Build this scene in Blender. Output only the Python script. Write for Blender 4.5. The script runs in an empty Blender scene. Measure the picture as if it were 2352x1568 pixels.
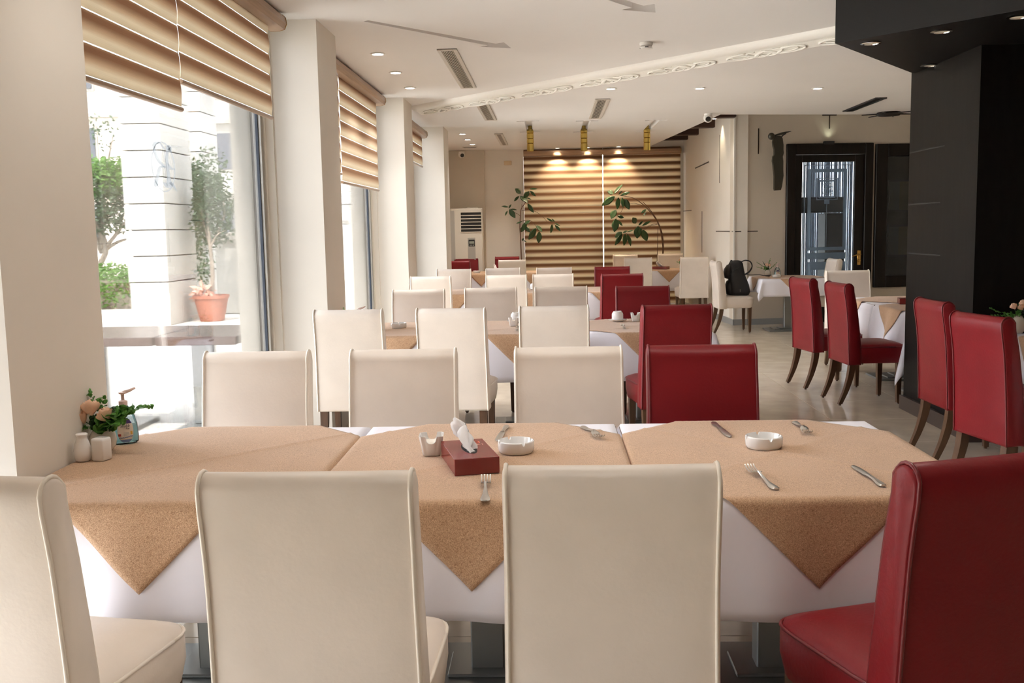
import bpy, bmesh, math, random
from mathutils import Vector, Matrix

S = bpy.context.scene
C = S.collection
PI = math.pi
R = math.radians

# ------------------------------------------------------------------ camera
def make_camera():
    yaw, pit, rol = R(2.31), R(-6.50), R(-1.133)
    fwd = Vector((0, math.cos(pit), math.sin(pit)))
    up = Vector((0, -math.sin(pit), math.cos(pit)))
    rt = Vector((1, 0, 0))
    r2 = rt * math.cos(rol) + up * math.sin(rol)
    u2 = -rt * math.sin(rol) + up * math.cos(rol)
    Rz = Matrix.Rotation(yaw, 3, 'Z')
    r2, u2, f2 = Rz @ r2, Rz @ u2, Rz @ fwd
    cd = bpy.data.cameras.new('camera')
    cd.sensor_width = 36.0
    cd.lens = 2248.0 / 2352.0 * 36.0
    cd.clip_start, cd.clip_end = 0.05, 400
    o = bpy.data.objects.new('camera', cd)
    C.objects.link(o)
    m = Matrix((( r2.x, u2.x, -f2.x, 0), (r2.y, u2.y, -f2.y, 0), (r2.z, u2.z, -f2.z, 1.488), (0, 0, 0, 1)))
    o.matrix_world = m
    S.camera = o
make_camera()

# ------------------------------------------------------------------ world, sun, exposure
W = bpy.data.worlds.new('sky'); S.world = W
W.use_nodes = True
bg = W.node_tree.nodes['Background']
bg.inputs[0].default_value = (0.91, 0.955, 1.0, 1)
bg.inputs[1].default_value = 10.0
sd = bpy.data.lights.new('sun', 'SUN')
sd.energy = 14.0; sd.angle = R(3); sd.color = (1.0, 0.95, 0.87)
so = bpy.data.objects.new('sun', sd); C.objects.link(so)
so.rotation_euler = Vector((0.075, 0.66, -0.75)).to_track_quat('-Z', 'Y').to_euler()
vs = S.view_settings
vs.view_transform = 'Standard'; vs.look = 'None'; vs.gamma = 1.0; vs.use_curve_mapping = False
vs.exposure = 0.23
S.cycles.sample_clamp_indirect = 6.0
S.cycles.caustics_reflective = False
S.cycles.caustics_refractive = False
S.cycles.max_bounces = 14
S.cycles.diffuse_bounces = 8
S.cycles.transparent_max_bounces = 24

# ------------------------------------------------------------------ materials
MATS = {}
def mat(name, col, rough=0.5, metal=0.0, var=0.0, vscale=8.0, bump=0.0, bscale=60.0, spec=0.5, trans=0.0, emit=None, estr=0.0, coat=0.0, sheen=0.0, detail=3.0, vstretch=None):
    m = bpy.data.materials.new(name); m.use_nodes = True
    nt = m.node_tree; b = nt.nodes['Principled BSDF']
    b.inputs['Base Color'].default_value = (*col, 1)
    b.inputs['Roughness'].default_value = rough
    b.inputs['Metallic'].default_value = metal
    b.inputs['Specular IOR Level'].default_value = spec
    b.inputs['Coat Weight'].default_value = coat
    b.inputs['Sheen Weight'].default_value = sheen
    if emit:
        b.inputs['Emission Color'].default_value = (*emit, 1)
        b.inputs['Emission Strength'].default_value = estr
    tc = nt.nodes.new('ShaderNodeTexCoord')
    vec = tc.outputs['Object']
    if vstretch:
        mp = nt.nodes.new('ShaderNodeMapping'); mp.inputs['Scale'].default_value = vstretch
        nt.links.new(vec, mp.inputs[0]); vec = mp.outputs[0]
    if var > 0:
        n = nt.nodes.new('ShaderNodeTexNoise'); n.inputs['Scale'].default_value = vscale; n.inputs['Detail'].default_value = detail
        nt.links.new(vec, n.inputs['Vector'])
        r = nt.nodes.new('ShaderNodeValToRGB')
        r.color_ramp.elements[0].position = 0.3; r.color_ramp.elements[1].position = 0.7
        r.color_ramp.elements[0].color = (*[c * (1 - var) for c in col], 1)
        r.color_ramp.elements[1].color = (*[min(1, c * (1 + var)) for c in col], 1)
        nt.links.new(n.outputs['Fac'], r.inputs[0]); nt.links.new(r.outputs[0], b.inputs['Base Color'])
    if bump > 0:
        n2 = nt.nodes.new('ShaderNodeTexNoise'); n2.inputs['Scale'].default_value = bscale; n2.inputs['Detail'].default_value = 4
        nt.links.new(vec, n2.inputs['Vector'])
        bp = nt.nodes.new('ShaderNodeBump'); bp.inputs['Strength'].default_value = bump; bp.inputs['Distance'].default_value = 0.01
        nt.links.new(n2.outputs['Fac'], bp.inputs['Height']); nt.links.new(bp.outputs[0], b.inputs['Normal'])
    if trans > 0:
        out = nt.nodes['Material Output']
        t = nt.nodes.new('ShaderNodeBsdfTranslucent'); t.inputs[0].default_value = (*[min(1, c * 1.25) for c in col], 1)
        mx = nt.nodes.new('ShaderNodeMixShader'); mx.inputs[0].default_value = trans
        nt.links.new(b.outputs[0], mx.inputs[1]); nt.links.new(t.outputs[0], mx.inputs[2]); nt.links.new(mx.outputs[0], out.inputs[0])
    MATS[name] = m
    return m

mat('wall', (0.79, 0.745, 0.675), 0.6, var=0.03, vscale=1.5, bump=0.02, bscale=120)
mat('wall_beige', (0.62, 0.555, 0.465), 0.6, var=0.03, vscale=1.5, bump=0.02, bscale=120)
mat('ceiling', (0.83, 0.815, 0.80), 0.75, var=0.015, vscale=1.0)
mat('plaster', (0.82, 0.80, 0.75), 0.6)
mat('grout', (0.30, 0.26, 0.21), 0.8)
mat('tile', (0.66, 0.575, 0.465), 0.16, var=0.10, vscale=4.0, detail=6, spec=0.5)
mat('cream_leather', (0.73, 0.65, 0.575), 0.42, var=0.05, vscale=5.0, bump=0.06, bscale=90, spec=0.45)
mat('cream_piping', (0.78, 0.71, 0.62), 0.4)
mat('red_leather', (0.185, 0.007, 0.011), 0.42, var=0.10, vscale=4.0, bump=0.10, bscale=90, spec=0.28)
mat('red_piping', (0.15, 0.009, 0.012), 0.4)
mat('leg_wood', (0.085, 0.042, 0.02), 0.35, var=0.25, vscale=6, vstretch=(6, 6, 1))
mat('cloth_white', (0.80, 0.79, 0.86), 0.7, sheen=0.2, bump=0.03, bscale=400)
mat('glass_dark', (0.01, 0.011, 0.012), 0.08)
mat('black_wood', (0.005, 0.0042, 0.0036), 0.5, var=0.3, vscale=3, vstretch=(8, 8, 1), spec=0.12)
mat('black_panel', (0.005, 0.0042, 0.0038), 0.45, spec=0.25)
mat('skirting_dark', (0.05, 0.035, 0.03), 0.3)
mat('door_wood', (0.008, 0.0055, 0.004), 0.4, var=0.4, vscale=3, vstretch=(8, 8, 1), spec=0.25)
mat('beam_wood', (0.045, 0.018, 0.010), 0.5, var=0.3, vscale=4)
mat('steel', (0.55, 0.55, 0.53), 0.22, 1.0)
mat('cutlery', (0.72, 0.70, 0.67), 0.28, 1.0)
mat('table_steel', (0.30, 0.31, 0.30), 0.35, 0.7)
mat('tabletop', (0.10, 0.06, 0.04), 0.4)
mat('frame_alu', (0.42, 0.40, 0.36), 0.35, 0.6)
mat('gasket', (0.03, 0.04, 0.06), 0.5)
mat('porcelain', (0.80, 0.79, 0.78), 0.12, spec=0.6)
mat('ceramic_bone', (0.66, 0.63, 0.56), 0.10, spec=0.6)
mat('sugar', (0.86, 0.80, 0.72), 0.8, var=0.08, vscale=60)
mat('tissue_card', (0.20, 0.016, 0.016), 0.22, spec=0.6)
mat('tissue_paper', (0.85, 0.83, 0.83), 0.8, trans=0.25)
mat('print_orange', (0.72, 0.10, 0.03), 0.3)
mat('print_pale', (0.75, 0.45, 0.35), 0.3)
mat('rose', (0.95, 0.66, 0.48), 0.6, var=0.10, vscale=60, trans=0.25)
mat('leaf_green', (0.10, 0.30, 0.045), 0.45, var=0.3, vscale=30, trans=0.15)
mat('leaf_dark', (0.028, 0.075, 0.022), 0.35, var=0.3, vscale=12, trans=0.08)
mat('stem_green', (0.07, 0.12, 0.035), 0.6)
mat('stem_brown', (0.13, 0.06, 0.03), 0.6)
mat('gold', (0.60, 0.44, 0.12), 0.16, 1.0)
mat('brass', (0.55, 0.33, 0.09), 0.22, 1.0)
mat('ac_white', (0.72, 0.67, 0.58), 0.35)
mat('ac_grey', (0.42, 0.40, 0.36), 0.35)
mat('black_plastic', (0.012, 0.012, 0.013), 0.35)
mat('lcd', (0.30, 0.33, 0.28), 0.3)
mat('white_plastic', (0.80, 0.79, 0.76), 0.3)
mat('vent_frame', (0.62, 0.58, 0.52), 0.4)
mat('vent_slat', (0.42, 0.37, 0.31), 0.5)
mat('vent_dark', (0.02, 0.018, 0.016), 0.8)
mat('bag_black', (0.008, 0.008, 0.009), 0.55, bump=0.15, bscale=200)
mat('sculpture', (0.030, 0.027, 0.016), 0.4)
mat('iron', (0.012, 0.010, 0.009), 0.45)
mat('inlay', (0.045, 0.032, 0.022), 0.4)
mat('stone', (0.42, 0.40, 0.36), 0.75, var=0.10, vscale=3.0, bump=0.12, bscale=40, detail=8)
mat('stone_white', (0.52, 0.51, 0.48), 0.75, var=0.06, vscale=2.0, bump=0.08, bscale=40)
mat('paving', (0.74, 0.72, 0.66), 0.7, var=0.05, vscale=3)
mat('outdoor_top', (0.085, 0.05, 0.042), 0.22, var=0.1, vscale=3, vstretch=(1, 8, 1))
mat('terracotta', (0.36, 0.13, 0.08), 0.7, var=0.1, vscale=5)
mat('hedge_leaf', (0.12, 0.26, 0.045), 0.5, var=0.35, vscale=6, trans=0.25)
mat('tree_leaf', (0.085, 0.13, 0.07), 0.5, var=0.35, vscale=4, trans=0.2)
mat('bark', (0.30, 0.25, 0.20), 0.8, var=0.2, vscale=12)
mat('soil', (0.09, 0.06, 0.04), 0.9)
mat('wire', (0.22, 0.23, 0.24), 0.5, 0.4)
mat('render_pink', (0.78, 0.70, 0.62), 0.8, var=0.04, vscale=1)
mat('window_far', (0.12, 0.13, 0.15), 0.15)
mat('shutter', (0.70, 0.72, 0.72), 0.5)
mat('pump_pink', (0.80, 0.62, 0.58), 0.3)
mat('label_white', (0.80, 0.70, 0.60), 0.4)
mat('label_purple', (0.055, 0.03, 0.13), 0.35)
mat('label_blue', (0.16, 0.22, 0.38), 0.35)
mat('label_red', (0.45, 0.05, 0.03), 0.35)
mat('label_gold', (0.65, 0.38, 0.06), 0.35)
mat('label_ink', (0.03, 0.025, 0.025), 0.5)
mat('label_grey', (0.40, 0.40, 0.39), 0.5)
mat('curtain_string', (0.42, 0.46, 0.52), 0.6, trans=0.35)
mat('outlet', (0.70, 0.55, 0.36), 0.4)
mat('cassette', (0.36, 0.235, 0.15), 0.3, var=0.15, vscale=3, vstretch=(1, 1, 30))
mat('lamp_glow', (1, 1, 1), 0.5, emit=(1.0, 0.93, 0.80), estr=22)
mat('lamp_dim', (0.5, 0.45, 0.36), 0.3, emit=(1.0, 0.85, 0.62), estr=0.10)
mat('chrome', (0.75, 0.74, 0.72), 0.15, 1.0)
mat('grey_band', (0.30, 0.31, 0.31), 0.3)
mat('picture_pale', (0.16, 0.15, 0.13), 0.5)
mat('picture_yellow', (0.20, 0.15, 0.06), 0.5)

def overlay_mat():
    m = bpy.data.materials.new('woven_tan'); m.use_nodes = True; nt = m.node_tree; b = nt.nodes['Principled BSDF']
    b.inputs['Roughness'].default_value = 0.75; b.inputs['Sheen Weight'].default_value = 0.3
    tc = nt.nodes.new('ShaderNodeTexCoord')
    n1 = nt.nodes.new('ShaderNodeTexNoise'); n1.inputs['Scale'].default_value = 470; n1.inputs['Detail'].default_value = 3
    n2 = nt.nodes.new('ShaderNodeTexVoronoi'); n2.inputs['Scale'].default_value = 62
    n3 = nt.nodes.new('ShaderNodeTexNoise'); n3.inputs['Scale'].default_value = 5
    for n in (n1, n2, n3): nt.links.new(tc.outputs['Object'], n.inputs['Vector'])
    r = nt.nodes.new('ShaderNodeValToRGB')
    e = r.color_ramp.elements
    e[0].position = 0.33; e[0].color = (0.32, 0.175, 0.088, 1)
    e[1].position = 0.66; e[1].color = (0.70, 0.47, 0.295, 1)
    nt.links.new(n1.outputs['Fac'], r.inputs[0])
    r2 = nt.nodes.new('ShaderNodeValToRGB'); r2.color_ramp.elements[0].position = 0.10; r2.color_ramp.elements[1].position = 0.32
    r2.color_ramp.elements[0].color = (0.84, 0.79, 0.74, 1); r2.color_ramp.elements[1].color = (1, 1, 1, 1)
    nt.links.new(n2.outputs['Distance'], r2.inputs[0])
    mx = nt.nodes.new('ShaderNodeMixRGB'); mx.blend_type = 'MULTIPLY'; mx.inputs[0].default_value = 1
    nt.links.new(r.outputs[0], mx.inputs[1]); nt.links.new(r2.outputs[0], mx.inputs[2])
    r3 = nt.nodes.new('ShaderNodeValToRGB'); r3.color_ramp.elements[0].color = (0.88, 0.86, 0.84, 1); r3.color_ramp.elements[1].color = (1.08, 1.06, 1.04, 1)
    nt.links.new(n3.outputs['Fac'], r3.inputs[0])
    mx2 = nt.nodes.new('ShaderNodeMixRGB'); mx2.blend_type = 'MULTIPLY'; mx2.inputs[0].default_value = 1
    nt.links.new(mx.outputs[0], mx2.inputs[1]); nt.links.new(r3.outputs[0], mx2.inputs[2])
    nt.links.new(mx2.outputs[0], b.inputs['Base Color'])
    bp = nt.nodes.new('ShaderNodeBump'); bp.inputs['Strength'].default_value = 0.35; bp.inputs['Distance'].default_value = 0.004
    nt.links.new(n1.outputs['Fac'], bp.inputs['Height']); nt.links.new(bp.outputs[0], b.inputs['Normal'])
    MATS['woven_tan'] = m
overlay_mat()

def blind_mat(name='blind_band', st=None):
    # banded fabric: painted brown-to-cream fade stands in for light through layered bands; translucent
    m = bpy.data.materials.new(name); m.use_nodes = True; nt = m.node_tree; b = nt.nodes['Principled BSDF']
    b.inputs['Roughness'].default_value = 0.55
    tc = nt.nodes.new('ShaderNodeTexCoord'); sx = nt.nodes.new('ShaderNodeSeparateXYZ')
    nt.links.new(tc.outputs['Generated'], sx.inputs[0])
    r = nt.nodes.new('ShaderNodeValToRGB'); e = r.color_ramp.elements
    st = st or [(0.0, (0.80, 0.70, 0.55)), (0.25, (0.88, 0.79, 0.65)), (0.48, (0.72, 0.57, 0.42)), (0.74, (0.44, 0.27, 0.17)), (0.9, (0.44, 0.27, 0.17)), (1.0, (0.60, 0.44, 0.30))]
    e[0].position = st[0][0]; e[0].color = (*st[0][1], 1); e[1].position = 1.0; e[1].color = (*st[-1][1], 1)
    for p, c in st[1:-1]:
        q = e.new(p); q.color = (*c, 1)
    nt.links.new(sx.outputs['Z'], r.inputs[0])
    nz = nt.nodes.new('ShaderNodeTexNoise'); nz.inputs['Scale'].default_value = 4
    mp = nt.nodes.new('ShaderNodeMapping'); mp.inputs['Scale'].default_value = (1, 1, 120)
    nt.links.new(tc.outputs['Object'], mp.inputs[0]); nt.links.new(mp.outputs[0], nz.inputs['Vector'])
    r2 = nt.nodes.new('ShaderNodeValToRGB'); r2.color_ramp.elements[0].color = (0.85, 0.85, 0.85, 1); r2.color_ramp.elements[1].color = (1.1, 1.1, 1.1, 1)
    nt.links.new(nz.outputs['Fac'], r2.inputs[0])
    mx = nt.nodes.new('ShaderNodeMixRGB'); mx.blend_type = 'MULTIPLY'; mx.inputs[0].default_value = 1
    nt.links.new(r.outputs[0], mx.inputs[1]); nt.links.new(r2.outputs[0], mx.inputs[2])
    nt.links.new(mx.outputs[0], b.inputs['Base Color'])
    t = nt.nodes.new('ShaderNodeBsdfTranslucent'); nt.links.new(mx.outputs[0], t.inputs[0])
    ms = nt.nodes.new('ShaderNodeMixShader'); ms.inputs[0].default_value = 0.5
    nt.links.new(b.outputs[0], ms.inputs[1]); nt.links.new(t.outputs[0], ms.inputs[2])
    nt.links.new(ms.outputs[0], nt.nodes['Material Output'].inputs[0])
    MATS[name] = m
blind_mat()
blind_mat('blind_band_far', [(0.0, (0.66, 0.52, 0.35)), (0.22, (0.90, 0.81, 0.64)), (0.40, (0.78, 0.64, 0.46)), (0.66, (0.26, 0.135, 0.07)), (0.86, (0.22, 0.11, 0.055)), (1.0, (0.42, 0.27, 0.15))])  # far blinds: the same painted fade with deeper contrast

def glass_mat(name, tint, refl=1.0, haze=0.0, ior=1.5):
    # thin window pane: clear transmission + Fresnel reflection (+ veil added as reflection haze on panes, frosting on etched glass)
    m = bpy.data.materials.new(name); m.use_nodes = True; nt = m.node_tree
    nt.nodes.remove(nt.nodes['Principled BSDF'])
    t = nt.nodes.new('ShaderNodeBsdfTransparent'); t.inputs[0].default_value = (*tint, 1)
    g = nt.nodes.new('ShaderNodeBsdfGlossy'); g.inputs['Roughness'].default_value = 0.0
    f = nt.nodes.new('ShaderNodeFresnel'); f.inputs[0].default_value = ior
    mu = nt.nodes.new('ShaderNodeMath'); mu.operation = 'MULTIPLY'; mu.inputs[1].default_value = refl
    mx = nt.nodes.new('ShaderNodeMixShader')
    nt.links.new(f.outputs[0], mu.inputs[0]); nt.links.new(mu.outputs[0], mx.inputs[0])
    nt.links.new(t.outputs[0], mx.inputs[1]); nt.links.new(g.outputs[0], mx.inputs[2])
    last = mx.outputs[0]
    if haze > 0:
        d = nt.nodes.new('ShaderNodeBsdfTranslucent'); d.inputs[0].default_value = (0.9, 0.95, 1, 1)
        m2 = nt.nodes.new('ShaderNodeMixShader'); m2.inputs[0].default_value = haze
        nt.links.new(last, m2.inputs[1]); nt.links.new(d.outputs[0], m2.inputs[2]); last = m2.outputs[0]
    nt.links.new(last, nt.nodes['Material Output'].inputs[0])
    MATS[name] = m
glass_mat('pane', (0.965, 0.96, 0.965), 0.85, 0.0012)
glass_mat('sheer', (0.40, 0.39, 0.36), 0.0, 0.55)
glass_mat('door_pane', (0.62, 0.66, 0.70), 0.9, 0.02)
glass_mat('bottle_clear', (0.86, 0.92, 0.93), 1.0, 0.0)
glass_mat('etched', (0.30, 0.33, 0.36), 0.2, 0.45)
glass_mat('emblem', (0.34, 0.36, 0.38), 0.1, 0.11)
mat('soap', (0.62, 0.82, 0.83), 0.15, trans=0.75)

# ------------------------------------------------------------------ mesh helpers
class MB:
    def __init__(s): s.v = []; s.f = []
    def add(s, vs, fs):
        b = len(s.v); s.v += [tuple(v) for v in vs]; s.f += [tuple(i + b for i in f) for f in fs]; return s
    def box(s, x0, x1, y0, y1, z0, z1, M=None):
        vs = [Vector((x, y, z)) for x in (x0, x1) for y in (y0, y1) for z in (z0, z1)]
        if M is not None: vs = [M @ v for v in vs]
        return s.add(vs, [(0, 1, 3, 2), (4, 6, 7, 5), (0, 4, 5, 1), (2, 3, 7, 6), (0, 2, 6, 4), (1, 5, 7, 3)])
    def cbox(s, x0, x1, y0, y1, z0, z1, c=0.004, M=None):
        # chamfered box
        pts = []
        for sx, x in ((-1, x0), (1, x1)):
            for sy, y in ((-1, y0), (1, y1)):
                for sz, z in ((-1, z0), (1, z1)):
                    pts += [(x, y - sy * c, z - sz * c), (x - sx * c, y, z - sz * c), (x - sx * c, y - sy * c, z)]
        bm = bmesh.new()
        for p in pts: bm.verts.new(p)
        bmesh.ops.convex_hull(bm, input=list(bm.verts))
        bm.verts.index_update()
        vs = [v.co.copy() for v in bm.verts]; fs = [tuple(v.index for v in f.verts) for f in bm.faces]
        bm.free()
        if M is not None: vs = [M @ v for v in vs]
        return s.add(vs, fs)
    def tube(s, pts, r, n=8, cap=True, flat=None):
        pts = [Vector(p) for p in pts]; rs = r if isinstance(r, (list, tuple)) else [r] * len(pts)
        rings = []; prev = None
        for i, p in enumerate(pts):
            d = (pts[min(i + 1, len(pts) - 1)] - pts[max(i - 1, 0)]).normalized()
            if prev is None:
                a = Vector((0, 0, 1)) if abs(d.z) < 0.9 else Vector((1, 0, 0))
                u = d.cross(a).normalized()
            else:
                u = (prev - d * prev.dot(d)).normalized()
            prev = u; w = d.cross(u)
            fl = flat if flat else 1.0
            rings.append([p + (u * math.cos(2 * PI * k / n) + w * math.sin(2 * PI * k / n) * fl) * rs[i] for k in range(n)])
        return s.loft(rings, cap)
    def loft(s, rings, cap=True, closed=True):
        n = len(rings[0]); vs = [p for r in rings for p in r]; fs = []
        for i in range(len(rings) - 1):
            for k in range(n if closed else n - 1):
                a = i * n + k; b = i * n + (k + 1) % n
                fs.append((a, b, b + n, a + n))
        if cap and closed:
            fs.append(tuple(range(n))[::-1]); fs.append(tuple((len(rings) - 1) * n + k for k in range(n)))
        return s.add(vs, fs)
    def lathe(s, prof, n=24, c=(0, 0, 0), cap=True, sx=1.0, sy=1.0):
        rings = [[Vector((c[0] + r * sx * math.cos(2 * PI * k / n), c[1] + r * sy * math.sin(2 * PI * k / n), c[2] + z)) for k in range(n)] for r, z in prof]
        return s.loft(rings, cap)
    def prism(s, poly, z0, z1, M=None):
        n = len(poly)
        vs = [Vector((x, y, z0)) for x, y in poly] + [Vector((x, y, z1)) for x, y in poly]
        if M is not None: vs = [M @ v for v in vs]
        fs = [tuple(range(n))[::-1], tuple(range(n, 2 * n))] + [(k, (k + 1) % n, n + (k + 1) % n, n + k) for k in range(n)]
        return s.add(vs, fs)
    def mesh(s, name, m, smooth=False):
        me = bpy.data.meshes.new(name); me.from_pydata([tuple(v) for v in s.v], [], s.f)
        bm = bmesh.new(); bm.from_mesh(me); bmesh.ops.recalc_face_normals(bm, faces=bm.faces); bm.to_mesh(me); bm.free()
        me.materials.append(MATS[m])
        if smooth:
            me.polygons.foreach_set('use_smooth', [True] * len(me.polygons))
            if smooth != 'all':
                try: me.set_sharp_from_angle(angle=R(smooth if not isinstance(smooth, bool) else 40))
                except Exception: pass
        me.update()
        return me
    def build(s, name, m, parent=None, smooth=False, loc=None, rz=None):
        return link(name, s.mesh(name, m, smooth), parent, loc, rz)

def link(name, me, parent=None, loc=None, rz=None):
    o = bpy.data.objects.new(name, me); C.objects.link(o)
    if parent is not None: o.parent = parent
    if loc is not None: o.location = loc
    if rz is not None: o.rotation_euler = (0, 0, rz)
    return o
def empty(name, loc=(0, 0, 0), rz=0.0):
    return link(name, None, None, loc, rz)
def tag(o, label, cat, group=None, kind=None):
    if label: o['label'] = label
    if cat: o['category'] = cat
    if group: o['group'] = group
    if kind: o['kind'] = kind
    return o
def struct(o, label=None):
    o['kind'] = 'structure'
    if label: o['label'] = label
    return o
def copy_tree(o, parent=None):
    c = o.copy(); C.objects.link(c); c.parent = parent
    for ch in list(o.children): copy_tree(ch, c)
    return c
def cr(pts, n=6):
    # Catmull-Rom through tuples of any dimension
    P = [pts[0]] + list(pts) + [pts[-1]]; out = []
    for i in range(1, len(P) - 2):
        for k in range(n):
            t = k / n
            out.append(tuple(0.5 * ((2 * b) + (c - a) * t + (2 * a - 5 * b + 4 * c - d) * t * t + (3 * b - a - 3 * c + d) * t ** 3)
                             for a, b, c, d in zip(P[i - 1], P[i], P[i + 1], P[i + 2])))
    out.append(tuple(pts[-1])); return out
def ribbon(mb, pts, M, th=0.002, sc=1.0, n=6):
    # planar calligraphic stroke, pts = (u, v, width)
    q = cr(pts, n); rings = []
    for i, (u, v, w) in enumerate(q):
        a = q[max(i - 1, 0)]; b = q[min(i + 1, len(q) - 1)]
        d = Vector((b[0] - a[0], b[1] - a[1])); d = d.normalized() if d.length > 1e-9 else Vector((1, 0))
        nx, ny = -d.y * w / 2, d.x * w / 2
        rings.append([M @ Vector(((u + nx) * sc, (v + ny) * sc, th)), M @ Vector(((u - nx) * sc, (v - ny) * sc, th))])
    mb.loft(rings, False, False)
def text_mesh(txt, size, m, M, parent, name='lettering', ext=0.0004, shear=0.0):
    cu = bpy.data.curves.new('txt', 'FONT'); cu.body = txt; cu.size = size; cu.extrude = ext; cu.align_x = 'CENTER'; cu.shear = shear
    t = bpy.data.objects.new('txt', cu); C.objects.link(t)
    dg = bpy.context.evaluated_depsgraph_get(); dg.update()
    me = bpy.data.meshes.new_from_object(t.evaluated_get(dg))
    bpy.data.objects.remove(t); bpy.data.curves.remove(cu)
    me.transform(M); me.materials.clear(); me.materials.append(MATS[m])
    return link(name, me, parent)

# ================================================================== STRUCTURE
CZ = 2.97          # ceiling height
XW = -1.60         # room face of the window piers
YB = 18.50         # far wall

# ---- floor with separate polished tiles
fl = struct(MB().box(-2.06, 7.5, -4.0, 19.2, -0.16, -0.012).build('floor', 'grout'), 'cream polished stone tile floor')
tile_me = MB().cbox(0, 0.797, 0, 0.797, -0.014, 0.0, 0.0015).mesh('tile', 'tile')
for i in range(-5, 5):
    for j in range(-8, 14):
        link('tile', tile_me, fl, (2.13 + 0.8 * i, 7.46 + 0.8 * j, 0))
rest = MB().box(-2.06, 7.5, -4.0, 1.058, -0.014, 0).box(6.13, 7.5, 1.06, 19.2, -0.014, 0).box(-2.06, 6.13, 18.66, 19.2, -0.014, 0).box(-2.06, -1.872, 1.06, 18.66, -0.014, 0)
o = rest.build('tile_border', 'tile', fl)

# ---- ceiling with recesses cut into it
def rect_dir(a, b, w0, w1=None):
    w1 = w0 if w1 is None else w1
    a, b = Vector(a), Vector(b); d = (b - a).normalized(); n = Vector((-d.y, d.x))
    return [a + n * w0, a - n * w0, b - n * w1, b + n * w1]
def arrow(a, b, hw=0.045, head=0.13, hl=0.24):
    a, b = Vector(a), Vector(b); d = (b - a).normalized(); n = Vector((-d.y, d.x)); m = b - d * hl
    return [a + n * hw * 0.6, a - n * hw * 0.6, m - n * hw, m - n * head, b, m + n * head, m + n * hw]
def ishape(x, y0, y1, w=0.05, bar=0.155, bt=0.07, skew=0.0):
    # bar along Y with a cross bar at both ends
    return [Vector(p) for p in ((x - bar, y0), (x + bar, y0), (x + bar, y0 + bt), (x + w, y0 + bt), (x + w + skew, y1 - bt), (x + bar + skew, y1 - bt),
                                (x + bar + skew, y1), (x - bar + skew, y1), (x - bar + skew, y1 - bt), (x - w + skew, y1 - bt), (x - w, y0 + bt), (x - bar, y0 + bt))]
outer = [(-2.06, -4.0), (7.5, -4.0), (7.5, 14.58), (2.316, 13.49), (1.86, 18.62), (-2.06, 18.62)]
holes = [arrow((-1.27, 7.06), (-0.29, 8.26)), arrow((-0.55, 5.25), (0.76, 7.06)),
         ishape(-0.275, 13.70, 15.30), ishape(0.545, 13.85, 15.45), ishape(1.515, 13.98, 15.62)]
bm = bmesh.new()
def loop(bm, pts):
    vs = [bm.verts.new((p[0], p[1], CZ)) for p in pts]
    return [bm.edges.new((vs[k], vs[(k + 1) % len(vs)])) for k in range(len(vs))]
edges = loop(bm, outer)
for h in holes: edges += loop(bm, h)
bmesh.ops.triangle_fill(bm, use_beauty=True, use_dissolve=False, edges=edges)
cme = bpy.data.meshes.new('ceiling'); bm.to_mesh(cme); bm.free(); cme.materials.append(MATS['ceiling'])
ceil = struct(link('ceiling', cme), 'white plaster ceiling with arrow shaped recesses')
for h in holes:                                   # side walls and cap of every recess
    m = MB(); n = len(h)
    m.add([(p[0], p[1], CZ) for p in h] + [(p[0], p[1], CZ + 0.075) for p in h], [(k, (k + 1) % n, n + (k + 1) % n, n + k) for k in range(n)] + [tuple(range(n, 2 * n))])
    m.build('recess', 'ceiling', ceil)
m = MB()                                          # slab edge where the low ceiling stops, slab above
for a, b in (((7.5, 14.58), (2.316, 13.49)), ((2.316, 13.49), (1.86, 18.62))):
    m.add([(a[0], a[1], CZ), (b[0], b[1], CZ), (b[0], b[1], 3.18), (a[0], a[1], 3.18)], [(0, 1, 2, 3)])
m.build('slab_edge', 'ceiling', ceil)
struct(MB().box(-2.3, 8.0, -4.5, 21.5, 3.42, 3.55).build('ceiling', 'ceiling'), 'upper ceiling above the timber beams')

# ---- left wall: piers between the windows
PIERS = [(-1.05, -0.45, XW), (2.80, 3.42, XW), (6.95, 7.57, XW), (11.04, 11.70, XW), (14.13, 14.80, -1.49)]
pn = ['pier beside the window behind the camera', 'near beige pier at the left edge, against the front table', 'pale pier between first and second window', 'pale pier between second and third window', 'pale pier left of the standing air conditioner']
for (a, b, xf), lb in zip(PIERS, pn):
    m = MB().box(-2.06, xf, a, b, 0, 3.2)
    p = struct(m.build('wall_left', 'wall'), lb)
    MB().box(-2.06, -1.985, a - 0.05, a, 0, 3.0).box(-2.06, -1.985, b, b + 0.05, 0, 3.0).box(-2.06, -1.93, a - 0.018, a, 0, 3.0).box(-2.06, -1.93, b, b + 0.018, 0, 3.0).build('reveal_trim', 'wall', p)
    st = MB().box(-2.20, -2.062, a - 0.12, b + 0.12, -0.15, 3.9).build('stone_cladding', 'stone', p)
struct(MB().box(-2.20, -1.985, -4.0, 18.6, 2.90, 3.9).build('wall_left', 'wall'), 'lintel wall above the left windows')
struct(MB().box(-2.20, -1.99, -4.0, -1.05, -0.15, 2.90).build('wall_left', 'wall'), 'unseen solid wall behind the camera, closing off window light')  # unseen wall, closed up to block window light on the near chairs
struct(MB().box(-2.20, -1.99, 14.8, 18.6, -0.15, 2.90).build('wall_left', 'wall'), 'solid wall left of the air conditioner')

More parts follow.
